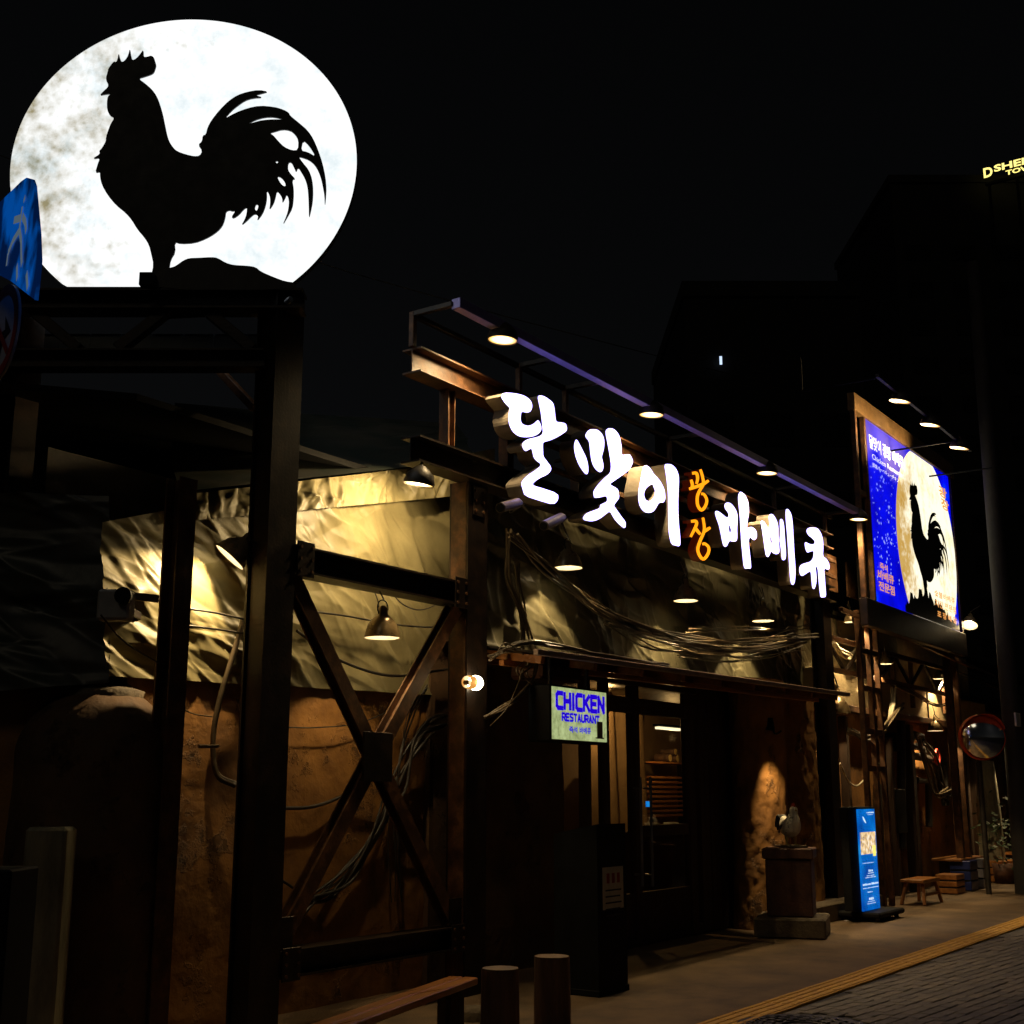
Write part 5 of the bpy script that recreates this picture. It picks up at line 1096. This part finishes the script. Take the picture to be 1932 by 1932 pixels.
for wd, r_, m_, bo_ in (('달맞이 광장 바베큐', (.03, .40, .845, .925), 'poster_white', .02), ('Chicken Restaurant', (.05, .40, .79, .82), 'poster_white', 0), ('即席バーベキューチキン', (.05, .33, .745, .77), 'poster_white', 0), ('즉석', (.06, .14, .185, .225), 'poster_orange', .02), ('바베큐', (.035, .20, .13, .18), 'poster_orange', .02), ('전문점', (.035, .20, .07, .12), 'poster_orange', .02), ('광', (.84, .95, .83, .90), 'poster_orange', .03), ('장', (.86, .97, .755, .825), 'poster_orange', .03), ('숯불바베큐', (.68, .95, .165, .205), 'poster_orange', .02), ('치킨 전문점', (.68, .96, .105, .15), 'poster_orange', .02), ('포 장 배 달', (.70, .96, .045, .085), 'poster_orange', .03)):
    write(wd, r_[0] * PW, r_[1] * PW, r_[2] * PH, r_[3] * PH, BFN, None, .012, bo_).build('lettering', m_, bb)
# bracket bar with three floods over the billboard
zbar = at(1612, 745, YBB).z + .12
r_ = ray(1660, 715); 
yb2 = YBB - 1.05
def bbx(px, py): return at(px, py, yb2)
q0 = bbx(1698, 758)
zb3 = q0.z + .12
b = MB(); b.bar((bbx(1655, 712).x, yb2, zb3), (bbx(1815, 850).x + .5, yb2, zb3), .05, .05); b.build('light_bar', 'bar_dark', bb)
for xx in (bbx(1655, 712).x + .1, (X0 + X1) / 2 - 1, X1 - 1.2):
    b = MB(); b.bar((xx, yb2, zb3), (xx, YBB + .02, zb3), .025, .025); b.bar((xx, YBB + .02, zb3), (xx, YBB + .02, Z1 + .26), .03, .03); b.build('bracket', 'black', bb)
for k, (px, py) in enumerate(((1698, 758), (1755, 803), (1810, 845))):
    p = bbx(px, py); p.z = zb3 - .12; flood(('flood lamp over the billboard lettering', 'flood lamp over the middle of the billboard', 'flood lamp over the outer corner of the billboard')[k], p, (p.x, yb2, zb3), (p.x, YBB, Z1 + .05), 280, .30, spot=86)
# ================================================================== LATTICE POSTS, TRUSS, PIPES ON THE RIGHT
lt = thing('lattice_mast', 'three tall rust steel posts with rungs holding up the billboard', 'mast', (X0 - .3, YBB + .1, 0))
for px in (1622, 1640, 1655):
    x = at(px, 1250, YBB + .3).x; b = MB(); b.bar((x, YBB + .3, 0), (x, YBB + .3, Z0 - .1), .075, .075, (0, 1, 0)); b.build('post', 'steel_rust', lt)
xa_, xb_ = at(1622, 1250, YBB + .3).x, at(1655, 1250, YBB + .3).x
for py in (1231, 1300, 1380, 1450):
    z_ = at(1640, py, YBB + .3).z; b = MB(); b.bar((xa_, YBB + .302, z_), (xb_, YBB + .302, z_), .06, .08); b.build('rung', 'steel_rust', lt)
xm = X1 + .14; 
for dx_ in (0, .42):
    b = MB(); b.bar((xm + dx_, YBB + .3, 0), (xm + dx_, YBB + .3, Z0 - .1), .12, .12, (0, 1, 0)); b.build('post', 'steel_rust', lt)
b = MB(); b.bar((xa_, YBB + .3, Z0 - .2), (xm + .42, YBB + .3, Z0 - .2), .16, .2); b.build('support_beam', 'steel', lt)
tr_ = thing('roof_truss', 'low steel truss with crossed webs in front of the cream lintel', 'truss', (20, 6.5, 3.2))
t0_, t1_ = at(1665, 1233, 6.5), at(1790, 1262, 6.5); u0_, u1_ = at(1668, 1286, 6.5), at(1800, 1312, 6.5); tz, uz = (t0_.z + t1_.z) / 2, (u0_.z + u1_.z) / 2
for z_ in (tz, uz):
    b = MB(); b.bar((17.4, 6.5, z_), (t1_.x, 6.5, z_), .06, .07); b.build('chord', 'steel_rust', tr_)
nb3 = 8; L_ = t1_.x - 17.5
for k in range(nb3):
    xA, xB = 17.5 + L_ * k / nb3, 17.5 + L_ * (k + 1) / nb3; b = MB()
    if k % 2: b.bar((xA, 6.5, uz), (xB, 6.5, tz), .045, .045)
    else: b.bar((xA, 6.5, tz), (xB, 6.5, uz), .045, .045)
    b.build('web', 'steel', tr_)
b = MB(); b.bar((17.4, 6.2, tz + .35), (t1_.x + 2, 6.2, tz + .02), .06, .06); b.build('stay', 'steel_rust', tr_)
for px in (1686, 1720, 1780):
    x = at(px, 1290, 6.55).x; b = MB(); b.bar((x, 6.55, 3.0), (x, 6.55, tz), .07, .07, (0, 1, 0)); b.build('hanger', 'steel_rust', tr_)
# canopy slope on the far end
b = MB(); ca0, ca1 = at(1832, 1300, 6.3), at(1905, 1348, 6.3); b.add([(ca0.x, 6.9, ca0.z + .5), (ca0.x, 5.7, ca0.z), (ca0.x + 12, 5.7, ca0.z - .35), (ca0.x + 12, 6.9, ca0.z + .15)], [(0, 1, 2, 3)]); b.add([Vector(v) + Vector((0, 0, -.06)) for v in b.v[:4]], [(3, 2, 1, 0)]); tag(b.build('canopy', 'bar_dark'), 'dark sheet canopy sloping over the far end of the building', 'canopy')
pp = thing('wall_pipes', 'black bent pipes and valves on the plaster wall beyond the banner', 'pipes', (22, 6.85, 0))
for pts, r_ in (([(1718, 1395), (1725, 1385), (1738, 1388), (1742, 1430), (1750, 1434), (1782, 1438)], .06), ([(1718, 1408), (1742, 1410)], .06), ([(1718, 1425), (1780, 1436), (1784, 1520)], .07), ([(1728, 1472), (1752, 1474), (1753, 1560)], .06), ([(1700, 1340), (1702, 1600)], .07), ([(1655, 1480), (1662, 1640)], .07)):
    b = MB(); b.tube([at(x, y, 6.82) for x, y in pts], r_, 10); b.build('pipe', 'rubber', pp)
b = MB(); b.lathe([(.13, -.02), (.15, 0), (.13, .02)], 20, Matrix.Translation(at(1768, 1428, 6.7)) @ Matrix.Rotation(math.pi / 2, 4, 'X')); b.build('valve_wheel', 'sign_red', pp)
wp2 = thing('wall_timbers', 'dark upright timbers and downpipes fixed against the far plaster wall', 'timber', (19.5, 6.85, 0))
for k, (px, w_) in enumerate(((1596, .10), (1676, .14), (1712, .18), (1822, .14), (1836, .2), (1884, .2))):
    x = at(px, 1500, 6.86).x; b = MB(); b.box2((x, 6.80 - .03 * (k % 3), .0), (x + w_, 6.93, 2.75 - .25 * (k % 2)), .01); b.build('timber', 'wood_dark', wp2)
# electric boxes on that wall
for k, (px, py, w_, h_) in enumerate(((1686, 1400, .35, .3), (1690, 1530, .5, .7))):
    c = at(px, py, 6.85); b = MB(); b.box(c, (w_, .2, h_), None, .01); t = b.build('switch_box', 'black'); tag(t, ('small black switch box high on the wall beside the pipes', 'larger black cabinet low on the wall beside the pipes')[k], 'switch box', 'black boxes on the far wall')
# convex traffic mirror
mp_ = at(1856, 1391, 5.5); mr = 42 / FPX * (mp_ - CL).dot(_fw)
mt = thing('traffic_mirror', 'round convex traffic mirror with an orange rim on a dark pole', 'mirror', (mp_.x, mp_.y, 0))
md = (CL + Vector((3, -6, 0)) - mp_); md.z = -.5; mq = Matrix.Translation(mp_) @ md.to_track_quat('Z', 'Y').to_matrix().to_4x4()
b = MB(); b.lathe([(.001, .10)] + [(mr * .93 * math.sin(math.radians(a)) / math.sin(math.radians(40)), .10 - mr * 1.25 * (1 - math.cos(math.radians(a)))) for a in range(4, 41, 4)], 40, mq); b.build('mirror_face', 'mirror', mt)
b = MB(); b.lathe([(mr * .93, -.2), (mr * .93, -.06), (mr, -.04), (mr * 1.02, -.14), (mr * .95, -.22), (.05, -.26)], 40, mq); b.build('rim', 'mirror_rim', mt)
b = MB(); n_ = 20; vs = []
for k in range(n_ + 1):
    a = math.radians(20 + 140 * k / n_); vs += [mq @ Vector((mr * math.cos(a), mr * math.sin(a), -.08)), mq @ Vector((mr * 1.03 * math.cos(a), mr * 1.03 * math.sin(a), .16 * math.sin(math.pi * k / n_) + .02))]
b.add(vs, [(2 * k, 2 * k + 1, 2 * k + 3, 2 * k + 2) for k in range(n_)], True); b.build('hood', 'mirror_rim', mt)
b = MB(); bkp = mq @ Vector((0, 0, -.36)); b.tube([(bkp.x, bkp.y, 0), (bkp.x, bkp.y, mp_.z + .3)], .045, 12); b.build('pole', 'bar_dark', mt)
b = MB(); b.tube([mq @ Vector((0, 0, -.2)), bkp], .03, 8); b.build('arm', 'bar_dark', mt)
# utility pole and its plate
up_ = at(1912, 1400, 5.2); ut = thing('utility_pole', 'thick concrete utility pole at the far end of the pavement', 'pole', (up_.x, 5.2, 0))
b = MB(); b.tube([(up_.x, 5.2, 0), (up_.x, 5.2, 11)], [.17, .12], 16); b.build('shaft', 'pole_dark', ut)
q = at(1920, 1358, 5.02); b = MB(); b.box(q, (.32, .03, .22), None, .005); b.build('plate', 'sign_white', ut)
# bottle-shaped grey post and a plant at the far corner
b = MB(); q = at(1868, 1560, 6.4); b.tube([(q.x, 6.4, 0), (q.x, 6.4, 1.2), (q.x, 6.4, 2.2)], [.24, .22, .16], 16); tag(b.build('stone_post', 'concrete'), 'weathered grey post against the wall behind the convex mirror', 'post')
q = atz(1928, 1668, 0); pt_ = thing('potted_plant', 'small leafy plant in a pot at the far end of the pavement', 'plant', (q.x, q.y + .3, 0))
b = MB(); b.lathe([(.001, .01), (.16, .0), (.2, .35), (.18, .35), (.16, .3), (.001, .3)], 16, Matrix.Translation((q.x, q.y + .3, 0))); b.build('pot', 'stone_red', pt_)
b = MB(); R = random.Random(3)
for k in range(140):
    c = Vector((q.x, q.y + .3, .9)) + Vector((R.gauss(0, .22), R.gauss(0, .2), R.gauss(0, .28))); d = Vector((R.uniform(-1, 1), R.uniform(-1, 1), R.uniform(-.3, 1))).normalized(); s_ = d.orthogonal().normalized()
    b.add([c, c + d * .06 + s_ * .025, c + d * .13, c + d * .06 - s_ * .025], [(0, 1, 2, 3)])
b.build('foliage', 'leaf', pt_); b = MB(); b.tube([(q.x, q.y + .3, .3), (q.x + .02, q.y + .3, .9)], .012, 6); b.build('stem', 'log', pt_)

# ================================================================== LEFT CORNER
kn = thing('clay_oven', 'rounded rust brown clay oven standing left of the tower post', 'oven', (*atd(155, 1800, 8.75).xy, 0))
kc = atd(155, 1800, 8.75); kr = 145 / FPX * 8.9
zk1 = atd(155, 1305, 8.5).z
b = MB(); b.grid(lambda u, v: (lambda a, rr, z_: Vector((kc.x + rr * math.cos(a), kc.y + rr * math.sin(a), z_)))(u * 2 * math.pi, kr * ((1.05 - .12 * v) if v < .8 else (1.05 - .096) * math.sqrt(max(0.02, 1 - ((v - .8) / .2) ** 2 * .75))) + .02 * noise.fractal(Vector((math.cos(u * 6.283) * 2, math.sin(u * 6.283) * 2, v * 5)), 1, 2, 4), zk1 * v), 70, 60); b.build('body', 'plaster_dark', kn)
b = MB(); b.lathe([(kr * .52, zk1 - .06), (kr * .55, zk1 + .02), (kr * .4, zk1 + .05), (.01, zk1 + .05)], 30, Matrix.Translation((kc.x, kc.y, 0))); b.build('lid', 'concrete_brown', kn)
pc = atd(80, 1800, 7.9); b = MB(); wdt = 85 / FPX * 8.2
zq = atd(80, 1560, 7.9).z
pt2 = thing('concrete_pillar', 'stained grey concrete pillar at the street corner', 'pillar', (*pc.xy, 0))
b = MB(); b.box((pc.x, pc.y, zq / 2), (wdt * .86, wdt * .7, zq), Matrix.Rotation(YAW - math.pi / 2, 3, 'Z'), .02); b.build('shaft', 'concrete', pt2)
qc = atd(0, 1800, 6.2); hz_ = atd(20, 1642, 6.0).z
ec = thing('electric_cabinet', 'black street cabinet cut off by the picture edge beside the concrete pillar', 'cabinet', (*qc.xy, 0))
b = MB(); wq = 2 * (36 / FPX * 6.2); rc_ = atd(36, 1800, 6.2); cc_ = rc_ + LEFT * .25; b.box((cc_.x, cc_.y, hz_ / 2), (.5, .35, hz_), Matrix.Rotation(YAW - math.pi / 2, 3, 'Z'), .01); b.build('box', 'black', ec)
b = MB(); dv = cc_ - _fh * .18; b.box((dv.x, dv.y, hz_ / 2), (.42, .012, hz_ - .15), Matrix.Rotation(YAW - math.pi / 2, 3, 'Z'), .004); b.build('door', 'black', ec)
# junction box on the wall
jp = atd(219, 1143, 8.2); jb = thing('junction_box', 'pale grey electrical junction box with a black dial on the tarpaulin wall', 'box', tuple(jp))
MJ = Matrix.Rotation(YAW - math.pi / 2, 3, 'Z')
b = MB(); b.box(jp, (.21, .14, .20), MJ, .015); b.build('box', 'meter', jb)
b = MB(); dp = jp - _fh * .08 + _rt * .075 + Vector((0, 0, .05)); b.tube([dp, dp - _fh * .04], .055, 18); b.build('dial', 'black', jb)
b = MB(); b.bar(jp + _fh * .06, jp + _fh * .5, .05, .05); b.build('bracket', 'steel', jb)
b = MB(); b.bar(atd(190, 1118, 8.3), atd(300, 1130, 8.35), .04, .05); b.build('rail', 'steel_rust', jb)
# traffic signs on a pole outside the left edge
sg = thing('road_sign_post', 'street pole with a blue pedestrian crossing plate and a round no turn plate', 'road sign', (*atd(-150, 1400, 6.15).xy, 0))
pv = atd(-150, 1400, 6.15); b = MB(); b.tube([(pv.x, pv.y, 0), (pv.x, pv.y, 4.3)], .04, 12); b.build('pole', 'panel_metal', sg)
def atp(px, py, P, n_): r = ray(px, py); return CL + r * ((P - CL).dot(n_) / r.dot(n_))
# blue plate stands almost edge on
A_ = atd(-62, 450, 6.02); un = (Vector((_rt.x, _rt.y, 0)) * math.cos(math.radians(58)) + _fh * -math.sin(math.radians(58))); nn_ = Vector((un.y, -un.x, 0))
if nn_.dot(_fh) > 0: nn_ = -nn_
def bluep(px, py): p = atp(px, py, A_, nn_); return ((p - A_).dot(un), p.z - A_.z)
BL = [(-90, 480), (-60, 440), (40, 342), (50, 335), (60, 338), (64, 350), (72, 440), (74, 490), (70, 530), (66, 566), (20, 530), (-60, 488)]
BF = facing(un, (0, 0, 1), A_)
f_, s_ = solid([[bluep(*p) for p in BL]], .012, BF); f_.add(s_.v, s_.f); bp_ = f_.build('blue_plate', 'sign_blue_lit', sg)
def stroke(pts, w):
    wp_ = MB()
    for a, c_ in zip(pts, pts[1:]):
        a, c_ = [atp(*q_, A_, nn_) + nn_ * .004 for q_ in (a, c_)]
        d = (c_ - a).normalized(); s_ = d.cross(nn_).normalized() * w; wp_.add([a + s_, c_ + s_, c_ - s_, a - s_], [(0, 1, 2, 3)])
    wp_.build('symbol_stroke', 'sign_glow', bp_)
for s__ in ([(48, 372), (48, 380)], [(44, 390), (42, 405), (40, 420)], [(40, 412), (28, 416)], [(44, 408), (50, 420), (51, 438)], [(40, 420), (38, 440)], [(38, 436), (26, 455), (17, 478), (14, 502)], [(39, 436), (42, 455), (42, 480), (43, 500)], [(34, 500), (34, 528)], [(52, 515), (54, 545)]): stroke(s__, .016)
# round plate
A2 = atd(2, 628, 5.9); rr_ = 97 / FPX * 6.0; un2 = (_rt * math.cos(math.radians(50)) - _fh * math.sin(math.radians(50))); un2.z = 0
RF = facing(un2, (0, 0, 1), A2); 
def circ(r, n_=48): return [(r * math.cos(2 * math.pi * k / n_), r * math.sin(2 * math.pi * k / n_)) for k in range(n_)]
f_, s_ = solid([circ(rr_)], .012, RF); f_.add(s_.v, s_.f); rp_ = f_.build('round_plate', 'sign_white', sg)
f_, _ = solid([circ(rr_ * .995), circ(rr_ * .78)], .002, facing(un2, (0, 0, 1), A2 + un2.cross(Vector((0, 0, 1))) * .004)); f_.build('red_ring', 'sign_red', rp_)
f_, _ = solid([[(rr_ * x, rr_ * y) for x, y in ((-.1, -.5), (.08, -.5), (.08, -.02), (.3, -.02), (.25, .28), (.62, -.12), (.2, -.22), (.22, -.14), (-.1, -.14))]], .002, facing(un2, (0, 0, 1), A2 + un2.cross(Vector((0, 0, 1))) * .005)); f_.build('turn_arrow', 'ink', rp_)
f_, _ = solid([[(rr_ * x, rr_ * y) for x, y in ((-.60, .50), (-.50, .60), (.60, -.50), (.50, -.60))]], .002, facing(un2, (0, 0, 1), A2 + un2.cross(Vector((0, 0, 1))) * .007)); f_.build('red_bar', 'sign_red', rp_)
for P_ in (A_, A2):
    b = MB(); b.bar((P_.x, P_.y, P_.z) , (pv.x, pv.y, P_.z), .03, .03); b.build('clamp', 'panel_metal', sg)

# ================================================================== FAR BUILDINGS
def tower_block(label, px0, px1, pyT, D, depth, lit=()):
    a, c_ = atd(px0, pyT, D), atd(px1, pyT, D); h = (a.z + c_.z) / 2; t = thing('tower_block', label, 'building', (*((a + c_) / 2).xy, 0), 'far buildings against the night sky')
    w_ = (c_ - a).length; cc = (a + c_) / 2 + _fh * depth / 2; M = Matrix.Rotation(YAW - math.pi / 2, 3, 'Z')
    b = MB(); b.box((cc.x, cc.y, h / 2), (w_, depth, h), M); b.build('wall', 'far_wall', t)
    b = MB(); b.box((cc.x, cc.y, h + .4), (w_ * 1.02, depth * 1.02, .8), M); b.build('parapet', 'far_wall', t)
    nx, nz = max(3, int(w_ / 4)), int(h / 4)
    for i in range(nx):
        for j in range(2, nz):
            p = a.lerp(c_, (i + .5) / nx); p = Vector((p.x, p.y, j * 4 - 1)) - _fh * .02
            b = MB(); b.box(p, (w_ / nx * .55, .06, 1.7), M); b.build('window', 'black', t)
    return t, M
t1, M1 = tower_block('dark apartment block with one cold lit window behind the sign', 1290, 1620, 560, 60, 14)
p = atd(1360, 680, 59.7); b = MB(); b.box(p, (.12, .05, .42), M1); b.build('lit_window', 'window_cool', t1)
t2, M2 = tower_block('dark high-rise carrying a yellow lit rooftop name sign', 1680, 2100, 345, 120, 22)
# yellow rooftop sign, its plane turned away from the viewer
sgd = atd(1856, 330, 118); un3 = (_rt * math.cos(math.radians(-35)) + _fh * math.sin(math.radians(-35))).normalized()
def sg3(px, py): 
    n3 = Vector((un3.y, -un3.x, 0)); p = atp(px, py, sgd, n3); return (p - sgd).dot(un3), p.z - sgd.z
rsn = thing('rooftop_sign', 'yellow neon sign reading SHEN TOWER on the far high-rise', 'sign', tuple(sgd))
SF = facing(un3, (0, 0, 1), sgd)
x0_, y0_ = sg3(1857, 337); 
def shear(fn_, k): return lambda c: fn_(Vector((c.x, c.y + k * c.x, c.z)))
k_ = (sg3(1928, 308)[1] - sg3(1858, 326)[1]) / (sg3(1928, 308)[0] - sg3(1858, 326)[0])
hh = sg3(1858, 318)[1] - y0_; wS = sg3(1932, 320)[0] - x0_
b = write('D', x0_, x0_ + wS * .23, y0_, y0_ + hh, SF, None, .1, .03); b = write('SHEN', x0_ + wS * .27, x0_ + wS * 1.25, y0_ + hh * .35, y0_ + hh * 1.05, shear(SF, k_), b, .1, .03); b = write('TOWER', x0_ + wS * .55, x0_ + wS * 1.5, y0_ - hh * .28, y0_ + hh * .2, shear(SF, k_), b, .1, .03)
b.build('lettering', 'sign_yellow', rsn)
b = MB(); pS = SF(Vector((wS * .6, -.6, -.3))); b.bar(SF(Vector((x0_, y0_ - hh * .5, -.3))), SF(Vector((wS * 1.6, y0_ - hh * .5 + k_ * wS, -.3))), .3, .3); b.build('support_rail', 'black', rsn)
for xx in (.1, .8, 1.5):
    b = MB(); q = SF(Vector((wS * xx, y0_ - hh * .5 + k_ * wS * xx, -.3))); b.bar(q, (q.x, q.y, q.z - 6), .25, .25); b.build('support_post', 'black', rsn)
